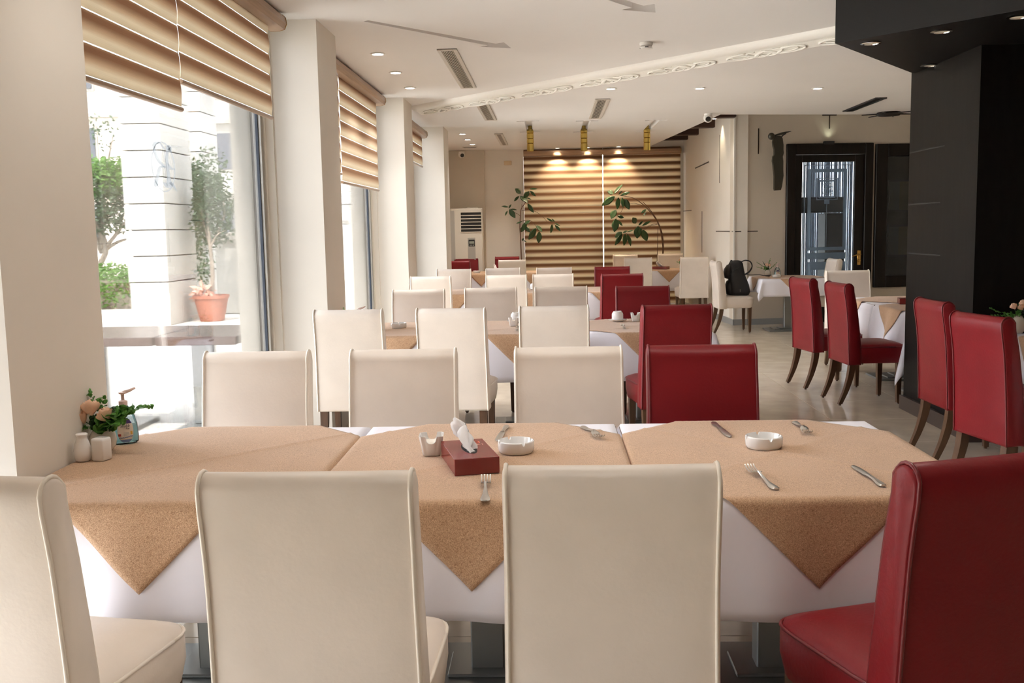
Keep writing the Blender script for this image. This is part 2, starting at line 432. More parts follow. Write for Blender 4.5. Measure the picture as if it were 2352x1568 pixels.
# ---- windows in the left wall
WIN = [(-0.40, 2.75), (3.47, 6.90), (7.62, 10.99), (11.75, 14.08)]
wl = ['window beside the camera', 'large front window with frosted oval letter emblem', 'second window from the front', 'narrow third window by the far pier']
for i, (a, b) in enumerate(WIN):
    w = struct(empty('window_%d' % (i + 1)), wl[i])
    f = MB().box(-2.05, -1.995, a, a + 0.05, 0, 2.9).box(-2.05, -1.995, b - 0.05, b, 0, 2.9).box(-2.05, -1.995, a + 0.05, b - 0.05, 0, 0.06).box(-2.05, -1.995, a + 0.05, b - 0.05, 2.84, 2.9)
    f.build('window_frame', 'frame_alu', w)
    MB().box(-2.03, -2.012, a + 0.05, a + 0.063, 0.06, 2.84).box(-2.03, -2.012, b - 0.063, b - 0.05, 0.06, 2.84).build('gasket', 'gasket', w)
    MB().box(-2.026, -2.020, a + 0.06, b - 0.06, 0.06, 2.84).build('pane', 'pane', w)
    if i == 1: EMBLEM_WIN = w

# frosted monogram on the front window (seen from behind, so the letter is mirrored)
STROKES = [[(850, 985, 36), (872, 935, 32), (925, 925, 20), (975, 985, 14)],
           [(862, 985, 28), (866, 1060, 36), (900, 1130, 40), (945, 1172, 30), (978, 1195, 14)],
           [(968, 1188, 14), (912, 1200, 30), (886, 1270, 42), (866, 1350, 36), (852, 1395, 58), (850, 1432, 14)],
           [(1040, 1000, 30), (1022, 955, 64), (1000, 1010, 34), (990, 1100, 36), (994, 1200, 36), (1000, 1300, 40), (1002, 1375, 66), (975, 1400, 54), (925, 1365, 8)],
           [(966, 1010, 6), (977, 1150, 6), (985, 1340, 6)],
           [(1000, 1140, 10), (1030, 1190, 30), (1082, 1200, 6)],
           [(1012, 1362, 30), (1052, 1400, 30), (1090, 1462, 6)]]
def monogram(M, h, m, parent, name, mirror=False, th=0.0015, ring=True):
    mb = MB(); sg = -1 if mirror else 1
    for i, st in enumerate(STROKES): ribbon(mb, [(sg * (x - 955) / 570, (1190 - y) / 570, w / 570) for x, y, w in st], M, th + 0.00015 * i, h)
    if ring:
        q = [(sg * -5 / 570 + 128 / 570 * math.cos(t * 2 * PI / 40), 283 / 570 * math.sin(t * 2 * PI / 40), 13 / 570) for t in range(41)]
        ribbon(mb, q, M, th, h, 1)
    return mb.build(name, m, parent)
# local u -> +Y, v -> Z, n -> +X ; stretched along Y to an oval
Mw = Matrix(((0, 0, 1, -2.018), (2.65, 0, 0, 5.135), (0, 1, 0, 1.852), (0, 0, 0, 1)))
monogram(Mw, 0.257, 'emblem', EMBLEM_WIN, 'emblem')

# ---- far wall, air conditioner niche
Mb = MB()
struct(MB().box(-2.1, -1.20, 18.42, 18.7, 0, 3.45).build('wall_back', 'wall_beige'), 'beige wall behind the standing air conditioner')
wb = struct(MB().box(-1.20, -0.47, 18.52, 18.75, 0, 3.45).box(-0.47, 2.6, 18.52, 18.75, 2.93, 3.45).box(2.42, 2.6, 18.52, 18.75, 0, 2.93).build('wall_back', 'wall'), 'far wall around the large banded blind')
MB().cbox(-0.83, -0.69, 18.505, 18.52, 2.69, 2.77, 0.004).build('junction_cover', 'outlet', wb)
w = struct(empty('window_5'), 'far window behind the banded blind')
MB().box(-0.47, 2.42, 18.60, 18.64, 0, 0.06).box(-0.47, 2.42, 18.60, 18.64, 2.86, 2.93).box(0.93, 1.0, 18.60, 18.64, 0.06, 2.86).build('window_frame', 'frame_alu', w)
MB().box(-0.47, 2.42, 18.615, 18.62, 0.06, 2.86).build('pane', 'pane', w)

# ---- side wall and door wall on the right (the block stands a little askew)
A = Vector((2.74, 14.75, 0)); B = Vector((2.50, 18.52, 0))
u = (B - A).normalized(); nrm = Vector((u.y, -u.x, 0))            # into the wall
Ms = Matrix(((u.x, nrm.x, 0, A.x), (u.y, nrm.y, 0, A.y), (0, 0, 1, 0), (0, 0, 0, 1)))
ws = struct(MB().box(0, 3.8, 0, 0.2, 0, 3.45, Ms).build('wall_right', 'wall'), 'pale side wall between far blind and corner')
for s0, s1, z0, z1, t in ((0.0, 1.14, 1.395, 1.409, 0), (3.06, 3.75, 1.766, 1.78, 0)):
    MB().box(s0, s1, -0.008, 0.002, z0, z1, Ms).build('inlay_strip', 'inlay', ws)
mm = Ms @ Matrix.Translation((2.2, 0, 2.515)) @ Matrix.Rotation(R(2), 4, 'Y')
MB().box(-0.52, 0.52, -0.008, 0.002, -0.009, 0.009, mm).build('inlay_strip', 'inlay', ws)
for s, z0, z1 in ((0.92, 2.155, 2.90), (2.18, 1.04, 1.74)):
    MB().box(s - 0.005, s + 0.005, -0.006, 0.002, z0, z1, Ms).build('inlay_strip', 'inlay', ws)
struct(MB().box(-0.01, 3.7, -0.015, 0.0, 0, 0.09, Ms).build('baseboard_right', 'grey_band'), 'grey skirting under the pale side wall')
ud = Vector((0.99, 0.139, 0)).normalized(); nd = Vector((-ud.y, ud.x, 0))
Md = Matrix(((ud.x, nd.x, 0, A.x), (ud.y, nd.y, 0, A.y), (0, 0, 1, 0), (0, 0, 0, 1)))
wd = MB()
for s0, s1, z0, z1 in ((0, 0.785, 0, 3.45), (0.785, 2.118, 2.665, 3.45), (2.118, 2.16, 0, 3.45), (2.16, 3.42, 0, 0.515), (2.16, 3.42, 2.655, 3.45), (3.42, 5.6, 0, 3.45)):
    wd.box(s0, s1, 0, 0.2, z0, z1, Md)
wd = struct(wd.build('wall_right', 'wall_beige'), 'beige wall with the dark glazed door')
MB().box(0.353, 0.367, -0.008, 0.002, 2.53, 2.90, Md).build('inlay_strip', 'inlay', wd)
MB().box(1.436, 1.450, -0.008, 0.002, 2.885, 3.09, Md).box(1.33, 1.55, -0.008, 0.002, 3.075, 3.095, Md).build('inlay_strip', 'inlay', wd)
MB().box(-0.004, 0.36, -0.008, 0.002, 1.39, 1.405, Md).build('inlay_strip', 'inlay', wd)
struct(MB().box(0, 0.78, -0.015, 0.0, 0, 0.09, Md).build('baseboard_right', 'grey_band'), 'grey skirting left of the dark door')
struct(MB().box(-0.012, 0.012, -0.012, 0.012, 0.09, 3.42, Md).build('trim_1', 'plaster'), 'white corner bead of the pale block')

# glazed door
dr = struct(empty('door_1'), 'dark wooden door with etched glass')
MB().cbox(0.785, 0.92, -0.05, 0.12, 0, 2.67, 0.008, Md).build('door_frame', 'door_wood', dr)
MB().cbox(1.99, 2.118, -0.05, 0.12, 0, 2.67, 0.008, Md).build('door_frame', 'door_wood', dr)
MB().cbox(0.92, 1.99, -0.05, 0.12, 2.51, 2.67, 0.008, Md).build('door_frame', 'door_wood', dr)
MB().box(1.35, 1.50, -0.06, 0.0, 2.655, 2.70, Md).build('door_closer', 'black_plastic', dr)
ul = bpy.data.lights.new('door_uplight', 'SPOT'); ul.energy = 0.9; ul.spot_size = R(120); ul.spot_blend = 1.0; ul.color = (0.9, 1.0, 0.75); ul.shadow_soft_size = 0.03
ulo = bpy.data.objects.new('door_uplight', ul); C.objects.link(ulo); ulo.parent = dr; ulo.matrix_local = Md @ Matrix.Translation((1.43, -0.06, 2.73)) @ Matrix.Rotation(PI, 4, 'X')
leaf = MB().cbox(0.922, 1.03, -0.02, 0.04, 0.01, 2.505, 0.004, Md).cbox(1.845, 1.988, -0.02, 0.04, 0.01, 2.505, 0.004, Md).cbox(1.03, 1.845, -0.02, 0.04, 2.40, 2.505, 0.004, Md).cbox(1.03, 1.845, -0.02, 0.04, 0.01, 0.26, 0.004, Md).build('door_leaf', 'door_wood', dr)
pn_ = MB().box(1.03, 1.845, 0.008, 0.014, 0.26, 2.40, Md).build('pane', 'door_pane', dr)
def rect_frame(mb, s0, s1, z0, z1, t, y0=0.004, y1=0.0075):
    mb.box(s0, s1, y0, y1, z1 - t, z1, Md).box(s0, s1, y0, y1, z0, z0 + t, Md).box(s0, s0 + t, y0, y1, z0 + t, z1 - t, Md).box(s1 - t, s1, y0, y1, z0 + t, z1 - t, Md)
e = MB(); rect_frame(e, 1.127, 1.73, 1.09, 2.30, 0.05); rect_frame(e, 1.263, 1.594, 1.84, 2.166, 0.012); rect_frame(e, 1.297, 1.557, 1.869, 2.137, 0.026)
e.box(1.386, 1.466, 0.004, 0.0075, 1.782, 1.84, Md).box(1.42, 1.428, 0.004, 0.0075, 1.14, 1.782, Md)
e.box(1.127, 1.73, 0.004, 0.0075, 0.96, 1.055, Md).box(1.127, 1.73, 0.004, 0.0075, 0.80, 0.92, Md).box(1.127, 1.19, 0.004, 0.0075, 0.4, 0.80, Md).box(1.67, 1.73, 0.004, 0.0075, 0.4, 0.80, Md)
e.box(1.07, 1.082, 0.004, 0.0075, 0.35, 2.36, Md).box(1.78, 1.792, 0.004, 0.0075, 0.35, 2.36, Md).box(1.07, 1.792, 0.004, 0.0075, 2.35, 2.362, Md)
e.build('etched_border', 'etched', pn_)
monogram(Md @ Matrix(((1.9, 0, 0, 1.427), (0, 0, -1, 0.0075), (0, 1, 0, 2.003), (0, 0, 0, 1))), 0.185, 'etched', pn_, 'etched_letter', mirror=True)
h = MB().cbox(1.90, 1.955, -0.032, -0.02, 0.86, 1.08, 0.004, Md).tube([Md @ Vector(p) for p in ((1.93, -0.03, 1.02), (1.93, -0.075, 1.02), (1.86, -0.08, 1.01), (1.80, -0.07, 0.99))], [0.010, 0.011, 0.010, 0.007], 8).build('handle', 'brass', dr, True)
MB().lathe([(0.022, 0), (0.022, 0.006), (0.014, 0.008)], 16).build('keyhole_rose', 'brass', dr).matrix_local = Md @ Matrix.Translation((1.93, -0.033, 0.925)) @ Matrix.Rotation(R(90), 4, 'X')
# dark glazed panel right of the door
w = struct(empty('window_6'), 'dark framed glass panel right of the door')
for s0, s1, z0, z1 in ((2.16, 2.345, 0.515, 2.655), (3.25, 3.42, 0.515, 2.655), (2.345, 3.25, 2.475, 2.655), (2.345, 3.25, 0.515, 0.69)):
    MB().cbox(s0, s1, -0.05, 0.12, z0, z1, 0.008, Md).build('window_frame', 'door_wood', w)
MB().box(2.345, 3.25, 0.01, 0.016, 0.69, 2.475, Md).build('pane', 'door_pane', w)
# room beyond the door
rb = MB().box(0.50, 0.62, 0.2, 4.6, 0, 3.4, Md).box(4.3, 4.4, 0.2, 4.6, 0, 3.4, Md).box(2.22, 2.26, 0.2, 0.70, 0, 3.4, Md).box(2.26, 3.7, 0.64, 0.70, 0, 3.4, Md)
struct(rb.build('wall_back', 'door_wood'), 'dark walls of the room beyond the glazed door')
struct(MB().box(0.50, 4.4, 0.2, 4.6, -0.1, -0.012, Md).build('floor', 'grout'), 'floor of the room beyond the door')
struct(MB().box(0.50, 4.4, 0.2, 4.6, 3.2, 3.3, Md).build('ceiling', 'ceiling'), 'ceiling of the room beyond the door')

# ---- black column and canopy
col = struct(MB().box(2.82, 4.4, 6.64, 7.88, 0, 2.97).build('wall_right', 'black_wood'), 'black panelled column beside the red chairs')
MB().box(2.795, 4.4, 6.61, 7.90, 0, 0.11).build('skirting', 'skirting_dark', col)
for y0, z in ((7.2, 2.02), (7.25, 1.62), (7.22, 1.24)):
    MB().box(2.8192, 2.822, y0, 7.88, z, z + 0.008).build('panel_joint', 'vent_dark', col)
can = [(1.825, 6.448), (2.87, 7.895), (4.9, 6.5), (3.55, 4.49)]
cp = struct(MB().prism(can, 2.62, 3.05).build('trim_2', 'black_panel'), 'black canopy with downlights around the column')

# ---- remaining walls behind and beside the camera
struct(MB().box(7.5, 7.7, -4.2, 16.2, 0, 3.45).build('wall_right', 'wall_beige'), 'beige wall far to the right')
bw = MB().box(-2.1, 7.7, -4.2, -4.0, 0, 3.2)
struct(bw.build('wall_front', 'wall'), 'plain wall behind the camera')
# ---- cornice with scroll ornament running askew over the ceiling
p0, p1 = Vector((-1.62, 11.79, 0)), Vector((2.75, 7.10, 0))
t = (p1 - p0).normalized(); nc = Vector((t.y, -t.x, 0)); nc = -nc if nc.y > 0 else nc     # towards the camera
prof = [(0.0, 0.002)] + [(-0.075 * (1 - math.cos(a)) , -0.06 * math.sin(a)) for a in [k * PI / 2 / 6 for k in range(7)]] + [(-0.085, -0.062), (-0.155, -0.098), (-0.165, -0.098), (-0.172, 0.002)]
L = (p1 - p0).length
rings = [[p0 + t * s + nc * d + Vector((0, 0, CZ + z)) for d, z in prof] for s in (0, L)]
cor = struct(MB().loft(rings).build('trim_3', 'plaster', None, 20), 'white plaster cornice with scroll ornament')
# band frame: a along t, b across the slanted band
def band(a, b, hgt=0.0):
    d = -0.085 - 0.07 * b; z = -0.062 - 0.036 * b - hgt
    return p0 + t * a + nc * d + Vector((0, 0, CZ + z)) + nc * hgt * 0.5
mo = []
def oval():
    q = [(0.16 * math.cos(k * 2 * PI / 20), 0.5 + 0.42 * math.sin(k * 2 * PI / 20)) for k in range(17)]
    return q
s = 0.25; k = 0
while s < L - 0.3:
    m = MB(); sg = 1 if k % 2 == 0 else -1
    m.tube([band(s + sg * a, b, 0.006) for a, b in oval()], 0.0095, 6)
    m.tube([band(s + sg * a, b, 0.006) for a, b in cr([(0.16, 0.55), (0.24, 0.95), (0.33, 0.75), (0.40, 0.2), (0.30, 0.05)], 4)], [0.004 + 0.007 * math.sin(PI * i / 16) for i in range(17)], 6)
    m.tube([band(s + sg * a, b, 0.006) for a, b in cr([(-0.10, 0.5), (0.0, 0.75), (0.08, 0.5), (0.0, 0.3)], 4)], [0.008 - 0.0004 * i for i in range(13)], 6)
    m.tube([band(s + sg * a, b, 0.004) for a, b in cr([(0.20, 0.1), (0.27, 0.35), (0.36, 0.95)], 4)], [0.004 + 0.010 * math.sin(PI * i / 8) for i in range(9)], 6)
    m.build('scroll', 'plaster', cor, 'all')
    s += 0.44; k += 1

# ---- timber beams beyond the ceiling edge
for k, (y, xe) in enumerate(((14.62, 2.74), (16.0, 2.67), (17.2, 2.59), (18.1, 2.54))):
    b = MB().cbox(-1.0, xe, y, y + 0.16, 3.05, 3.24, 0.012).build('ceiling_beam', 'beam_wood')
    tag(b, ['dark timber beam nearest to the ceiling edge', 'second dark timber beam behind the ceiling edge', 'third dark timber beam behind the ceiling edge', 'rearmost dark timber beam above the far blind'][k], 'beam', 'timber beams above the far right corner')

# ================================================================== CHAIRS
def chair_meshes(kind):
    lea, pip = ('cream_leather', 'cream_piping') if kind == 'cream' else ('red_leather', 'red_piping')
    # backrest side profile (y, z), rear is -y
    rear = cr([(-0.222, 0.335), (-0.226, 0.45), (-0.234, 0.62), (-0.248, 0.80), (-0.268, 0.93)], 5)
    top = [(-0.2335 + 0.0375 * math.cos(a), 0.9605 + 0.0395 * math.sin(a)) for a in [PI * (1 - k / 8) - 0.15 for k in range(9)]]
    front = cr([(-0.194, 0.93), (-0.168, 0.80), (-0.145, 0.62), (-0.132, 0.48), (-0.130, 0.335)], 5)
    prof = rear + top + front
    cy, cz = -0.19, 0.66
    rings = []
    for x, sc, bl in ((-0.226, 0.90, 0), (-0.2235, 0.965, 0), (-0.216, 1.0, 0), (-0.13, 1.0, 0.004), (0, 1.0, 0.006), (0.13, 1.0, 0.004), (0.216, 1.0, 0), (0.2235, 0.965, 0), (0.226, 0.90, 0)):
        ring = []
        for y, z in prof:
            yy = -0.19 + (y + 0.19 + (z - 0.66) * 0.09) * sc - (z - 0.66) * 0.09
            off = -bl if y < -0.2 else bl
            wz = 1 + 0.028 * (1 - min(1, max(0, (z - 0.335) / 0.4)))         # slightly wider towards the seat
            zz = z if sc == 1.0 else (0.66 + (z - 0.66) * (1 - (1 - sc) * 0.35))
            if z < 0.40: off = 0
            ring.append(Vector((x * wz, yy + off, zz)))
        rings.append(ring)
    back = MB().loft(rings).mesh('backrest', lea, 'all')
    pipes = []
    for sx in (-1, 1):
        pts = [Vector((sx * 0.2185 * (1 + 0.028 * (1 - min(1, max(0, (z - 0.335) / 0.4)))), y - (0.002 if y < -0.2 else -0.002), z + (0.002 if z > 0.95 else 0))) for y, z in prof]
        pipes.append(MB().tube(pts, 0.0048, 6).mesh('piping', pip, 'all'))
    # seat cushion
    rings = []
    def sq(hx, y0, y1, z, k=0.05, n=28):
        out = []; cy_ = (y0 + y1) / 2; hy = (y1 - y0) / 2
        for i in range(n):
            a = 2 * PI * (i + 0.5) / n; c, s_ = math.cos(a), math.sin(a)
            e_ = 0.28
            px = hx * math.copysign(abs(c) ** e_, c); py = hy * math.copysign(abs(s_) ** e_, s_)
            px *= 1.0 + 0.03 * (py / hy)
            out.append(Vector((px, cy_ + py, z)))
        return out
    for hx, y0, y1, z in ((0.214, -0.18, 0.235, 0.345), (0.224, -0.18, 0.245, 0.352), (0.232, -0.18, 0.262, 0.41), (0.232, -0.18, 0.262, 0.465), (0.224, -0.175, 0.253, 0.490), (0.19, -0.16, 0.213, 0.506), (0.11, -0.10, 0.125, 0.516), (0.01, -0.01, 0.02, 0.519)):
        rings.append(sq(hx, y0, y1, z))
    seat = MB().loft(rings).mesh('seat', lea, 'all')
    sp = MB().tube(sq(0.231, -0.18, 0.2605, 0.479) + sq(0.231, -0.18, 0.2605, 0.479)[:1], 0.0048, 6).mesh('piping', pip, 'all')
    legs = []
    for sx in (-1, 1):
        m = MB(); q = []
        for y, z, hw in ((0.205, 0.36, 0.022), (0.205, 0.18, 0.019), (0.207, 0.012, 0.015)):
            q.append([Vector((sx * 0.19 + a * hw, y + b * hw, z)) for a, b in ((-1, -1), (1, -1), (1, 1), (-1, 1))])
        m.loft(q); m.lathe([(0.011, 0), (0.011, 0.012)], 8, (sx * 0.19, 0.207, 0))
        legs.append(m.mesh('leg', 'leg_wood'))
        m = MB(); q = []
        for y, z, hw in cr([(-0.185, 0.37, 0.025), (-0.197, 0.26, 0.024), (-0.232, 0.13, 0.020), (-0.282, 0.012, 0.016)], 4):
            q.append([Vector((sx * 0.19 + a * hw, y + b * hw, z)) for a, b in ((-1, -1), (1, -1), (1, 1), (-1, 1))])
        m.loft(q); m.lathe([(0.011, 0), (0.011, 0.014)], 8, (sx * 0.19, -0.281, 0))
        legs.append(m.mesh('leg', 'leg_wood', 30))
    return back, pipes, seat, sp, legs
CH = {k: chair_meshes(k) for k in ('cream', 'red')}
def chair(kind, x, y, deg, label, group):
    back, pipes, seat, sp, legs = CH[kind]
    e = tag(empty('dining_chair', (x, y, 0), R(deg)), label, 'chair', group)
    b = link('backrest', back, e)
    for p in pipes: link('piping', p, b)
    s_ = link('seat', seat, e); link('piping', sp, s_)
    for l in legs: link('leg', l, e)
    return e
cw = 'cream leather dining chair'; rw = 'red leather dining chair'
G = 'dining chairs'
CHAIRS = [
 ('cream', -1.215, 2.20, -9, cw + ' cut off by the left edge, at the front table', G),
 ('cream', -0.51, 2.20, 0, cw + ' in the foreground seen from behind, left of the tissue box', G),
 ('cream', 0.12, 2.23, 0, cw + ' in the foreground seen from behind, right of the tissue box', G),
 ('red', 0.856, 2.27, 18, 'large red leather dining chair at the lower right corner', G),
 ('cream', -1.24, 3.82, 180, cw + ' facing us behind the front table, nearest to the window', G),
 ('cream', -0.62, 3.82, 180, cw + ' facing us behind the front table, second from the window', G),
 ('cream', 0.07, 3.82, 180, cw + ' facing us behind the front table, beside the red one', G),
 ('red', 0.62, 3.82, 180, rw + ' facing us on the far side of the front table', G),
 ('cream', -1.30, 6.46, 0, cw + ' with its back to us, second table, beside the pier', G),
 ('cream', -0.62, 6.44, -4, cw + ' with its back to us, second table, second from window', G),
 ('cream', 0.02, 6.49, 0, cw + ' with its back to us, second table, beside the red one', G),
 ('red', 0.76, 6.42, 8, rw + ' with its back to us at the second table', G),
 ('cream', -1.12, 8.05, 180, cw + ' facing us at the second table, nearest to the window', G),
 ('cream', -0.51, 8.13, 180, cw + ' facing us at the second table, second from the window', G),
 ('cream', 0.09, 8.11, 180, cw + ' facing us at the second table, beside the dark red one', G),
 ('red', 0.77, 8.00, 180, rw + ' facing us at the second table, behind the upturned cup', G),
 ('cream', -1.31, 10.93, 0, 'bright ' + cw + ' with its back to us at the third table, by window', G),
 ('cream', -0.48, 10.92, 0, cw + ' with its back to us at the third table, middle of three', G),
 ('cream', 0.03, 10.96, 0, cw + ' with its back to us at the third table, rightmost cream one', G),
 ('red', 0.74, 10.72, 6, rw + ' with its back to us at the third table', G),
 ('cream', -1.24, 12.37, 180, cw + ' facing us at the third table, in front of two red chairs', G),
 ('cream', -0.61, 12.48, 180, cw + ' facing us at the third table, middle one', G),
 ('cream', 0.05, 12.28, 180, cw + ' facing us at the third table, rightmost cream one', G),
 ('red', 0.79, 12.31, 180, rw + ' facing us on the far side of the third table', G),
 ('red', -1.52, 16.30, -4, rw + ' with its back to us in front of the air conditioner', G),
 ('red', -1.55, 17.90, 180, rw + ' facing us directly under the air conditioner', G),
 ('red', -0.79, 17.88, 180, rw + ' facing us beside the tall plant left of the blind', G),
 ('cream', -0.62, 16.30, 0, cw + ' with its back to us in front of the tall left plant', G),
 ('cream', 1.38, 17.85, 180, cw + ' facing us against the blind, left of the right plant', G),
 ('cream', 1.43, 16.25, 0, cw + ' with its back to us left of the far right table', G),
 ('cream', 2.20, 17.85, 180, cw + ' facing us against the blind, under the right plant', G),
 ('cream', 2.30, 16.10, 4, 'tall pale ' + cw + ' with its back to us, left of the backpack chair', G),
 ('cream', 2.56, 13.90, -88, cw + ' seen from the side with a black backpack on its seat', G),
 ('cream', 3.74, 13.88, 92, cw + ' in front of the glazed door, turned towards the left', G),
 ('cream', 3.10, 10.13, 180, cw + ' facing us at the head of the right table beside the column', G),
 ('red', 2.54, 9.10, -80, rw + ' on the open floor, furthest of the right-hand row', G),
 ('red', 2.63, 8.26, -85, rw + ' on the open floor, second of the right-hand row, showing its seat', G),
 ('red', 2.64, 6.24, -89, rw + ' in front of the black column', G),
 ('red', 2.49, 5.26, -79, rw + ' at the right edge beside the white vase', G),
]
for c in CHAIRS: chair(*c)

# ================================================================== TABLES AND CLOTHS
TZ = 0.742
def table(x0, x1, y0, y1, label, group='cloth covered dining tables'):
    cx, cy = (x0 + x1) / 2, (y0 + y1) / 2
    e = tag(empty('dining_table', (cx, cy, 0)), label, 'table', group)
    hx, hy = (x1 - x0) / 2 - 0.006, (y1 - y0) / 2 - 0.006
    MB().cbox(-hx, hx, -hy, hy, TZ - 0.03, TZ, 0.004).build('tabletop', 'tabletop', e)
    MB().cbox(-0.055, 0.055, -0.04, 0.04, 0.035, TZ - 0.03, 0.004).build('pedestal', 'table_steel', e)
    MB().cbox(-0.27, 0.27, -0.04, 0.04, TZ - 0.055, TZ - 0.03, 0.003).cbox(-0.04, 0.04, -0.27, 0.27, TZ - 0.055, TZ - 0.03, 0.003).build('top_bracket', 'table_steel', e)
    MB().cbox(-0.30, 0.30, -0.22, 0.22, 0.0, 0.018, 0.004).build('base_plate', 'table_steel', e)
    MB().cbox(-0.21, 0.21, -0.15, 0.15, 0.018, 0.030, 0.003).build('base_step', 'table_steel', e)
    MB().cbox(-0.13, 0.13, -0.09, 0.09, 0.030, 0.042, 0.003).build('base_step', 'table_steel', e)
    return e
def drape(name, x0, x1, y0, y1, z, half, rot, off, m, seams=(), scale=(1, 1, 1, 1), amp=0.02, flare=0.06, n=56, seed=1, crease=0.0, corner=0.30):
    """square cloth of half-size `half` (half-diagonal when rot=45 deg) laid over a table top; scale = drop factors for -x,+x,-y,+y sides"""
    rng = random.Random(seed); cx, cy = (x0 + x1) / 2, (y0 + y1) / 2; hx, hy = (x1 - x0) / 2, (y1 - y0) / 2
    ph = [rng.uniform(0, 6.28) for _ in range(6)]; V = []; F = []
    if rot: sx_, sy_ = half, half
    else: sx_, sy_ = half
    for i in range(n + 1):
        for j in range(n + 1):
            a, b = -1 + 2 * i / n, -1 + 2 * j / n
            if rot: px, py = (a - b) / 2 * half, (a + b) / 2 * half
            else: px, py = a * sx_, b * sy_
            qx, qy = max(-hx, min(hx, px)), max(-hy, min(hy, py))
            ox, oy = px - qx, py - qy
            ox *= scale[0] if ox < 0 else scale[1]; oy *= scale[2] if oy < 0 else scale[3]
            d = math.hypot(ox, oy)
            if d < 1e-6:
                zz = z
                if crease:
                    zz += crease * (math.exp(-((a - 0.02) / 0.02) ** 2) + math.exp(-((b + 0.03) / 0.02) ** 2)) + 0.0012 * (1 + math.sin(px * 9 + ph[0]) * math.sin(py * 8 + ph[1]))
                V.append((px, py, zz)); continue
            nx, ny = ox / d, oy / d
            sm = (ox < 0 and 'x0' in seams) or (ox > 0 and 'x1' in seams) or (oy < 0 and 'y0' in seams) or (oy > 0 and 'y1' in seams)
            rr = 0.010
            out = min(d, rr) * 0.8; drop = max(0, d - rr * 0.6)
            if abs(ox) > 1e-6 and abs(oy) > 1e-6:
                k = math.sin(2 * math.atan2(abs(oy), abs(ox)))
                out += drop * (flare + corner * k ** 1.5)
                out += drop * 0.06 * math.sin(3 * 2 * math.atan2(abs(oy), abs(ox)) + ph[2])
            else:
                tt = px if abs(oy) > 1e-6 else py
                w = math.sin(tt * 11 + ph[3]) * 0.6 + math.sin(tt * 23 + ph[4]) * 0.4
                out += drop * flare + amp * w * min(1, drop / 0.25) + amp * 0.6 * min(1, drop / 0.25)
            zz = z - math.sqrt(max(drop * drop - (out * 0.6) ** 2, 0)) if drop > 0.02 else z - drop
            if sm:
                cxn = max(-1, min(1, nx)); out = 0.0012; drop = d; zz = z - drop
                # cloth tucked straight down between two tables
                X = qx + (out if ox > 0 else -out if ox < 0 else 0); Y = qy + (0.0 if abs(oy) < 1e-6 else math.copysign(min(0.01, abs(oy)), oy))
                if abs(oy) > 1e-6 and not ('y0' in seams and oy < 0 or 'y1' in seams and oy > 0):
                    Y = qy + math.copysign(0.012 + flare * abs(oy) + 0.01, oy); zz = z - max(abs(ox), abs(oy))
                V.append((X, Y, zz)); continue
            out += off
            V.append((qx + nx * out, qy + ny * out, zz))
    for i in range(n):
        for j in range(n):
            a = i * (n + 1) + j; F.append((a, a + 1, a + n + 2, a + n + 1))
    mb = MB(); mb.add(V, F); me = mb.mesh(name, m, 'all')
    o = link(name, me, None, (cx, cy, 0))
    md = o.modifiers.new('thick', 'SOLIDIFY'); md.thickness = 0.0018; md.offset = 1.0
    return o
SEQ = [0]
def set_table(x0, x1, y0, y1, lab, pos, seams=(), drop=0.33, tip=0.25, far=0.7, cover=True, sc=None, amp=0.02, ov=None, nn=56):
    """table + white cloth + tan overlay; pos is a phrase that singles it out"""
    SEQ[0] += 1; k = SEQ[0]
    table(x0, x1, y0, y1, lab)
    hx, hy = (x1 - x0) / 2, (y1 - y0) / 2
    g = 0.004
    xa, xb = x0 + g, x1 - g
    c = drape('tablecloth', xa, xb, y0, y1, TZ + 0.004, (hx + drop, hy + drop), False, 0.004, 'cloth_white', seams, sc or (1, 1, 1, far), amp, seed=k, n=nn)
    tag(c, 'white tablecloth ' + pos, 'tablecloth', 'white tablecloths')
    if cover:
        c = drape('table_overlay', xa, xb, y0, y1, TZ + 0.009, ov or (hy + tip), True, 0.010, 'woven_tan', seams, sc or (1, 1, 1, far), amp, 0.06, nn + 16, k, 0.0035)
        tag(c, 'tan woven overlay laid diagonally ' + pos, 'tablecloth', 'tan table overlays')
XS = [(-1.592, -0.700), (-0.700, 0.246), (0.246, 1.185)]
nm = ['by the window', 'in the middle', 'at the aisle end']
for r_, (y0, y1, row, dr_) in enumerate(((2.62, 3.68, 'front', 0.33), (6.90, 7.95, 'second', 0.34), (11.37, 12.42, 'third', 0.34))):
    for c_, (x0, x1) in enumerate(XS):
        if r_ == 1 and c_ == 2: x1 = 1.15
        seams = ('x1',) if c_ == 0 else ('x0', 'x1') if c_ == 1 else ('x0',)
        set_table(x0, x1, y0, y1, 'cloth covered table %s of the %s table row' % (nm[c_], row), 'on the %s row table %s' % (row, nm[c_]), seams + (('x0',) if c_ == 0 else ()), dr_, 0.25, 0.62, amp=0.022, nn=56 if r_ == 0 else 40)
set_table(-1.62, -0.74, 16.72, 17.72, 'cloth covered table in front of the air conditioner', 'on the far left table below the air conditioner', ('x1',), 0.34, 0.22, 0.6, nn=30)
set_table(-0.74, 0.14, 16.72, 17.72, 'cloth covered table at the left foot of the blind', 'on the far table left of the blind gap', ('x0',), 0.34, 0.22, 0.6, nn=30)
set_table(0.94, 1.65, 16.66, 17.66, 'cloth covered far table right of the blind gap', 'on the far table right of the blind gap', ('x1',), 0.34, 0.2, 0.6, nn=30)
set_table(1.65, 2.36, 16.66, 17.66, 'cloth covered far table in the corner by the side wall', 'on the far corner table by the side wall', ('x0',), 0.34, 0.2, 0.6, nn=30)
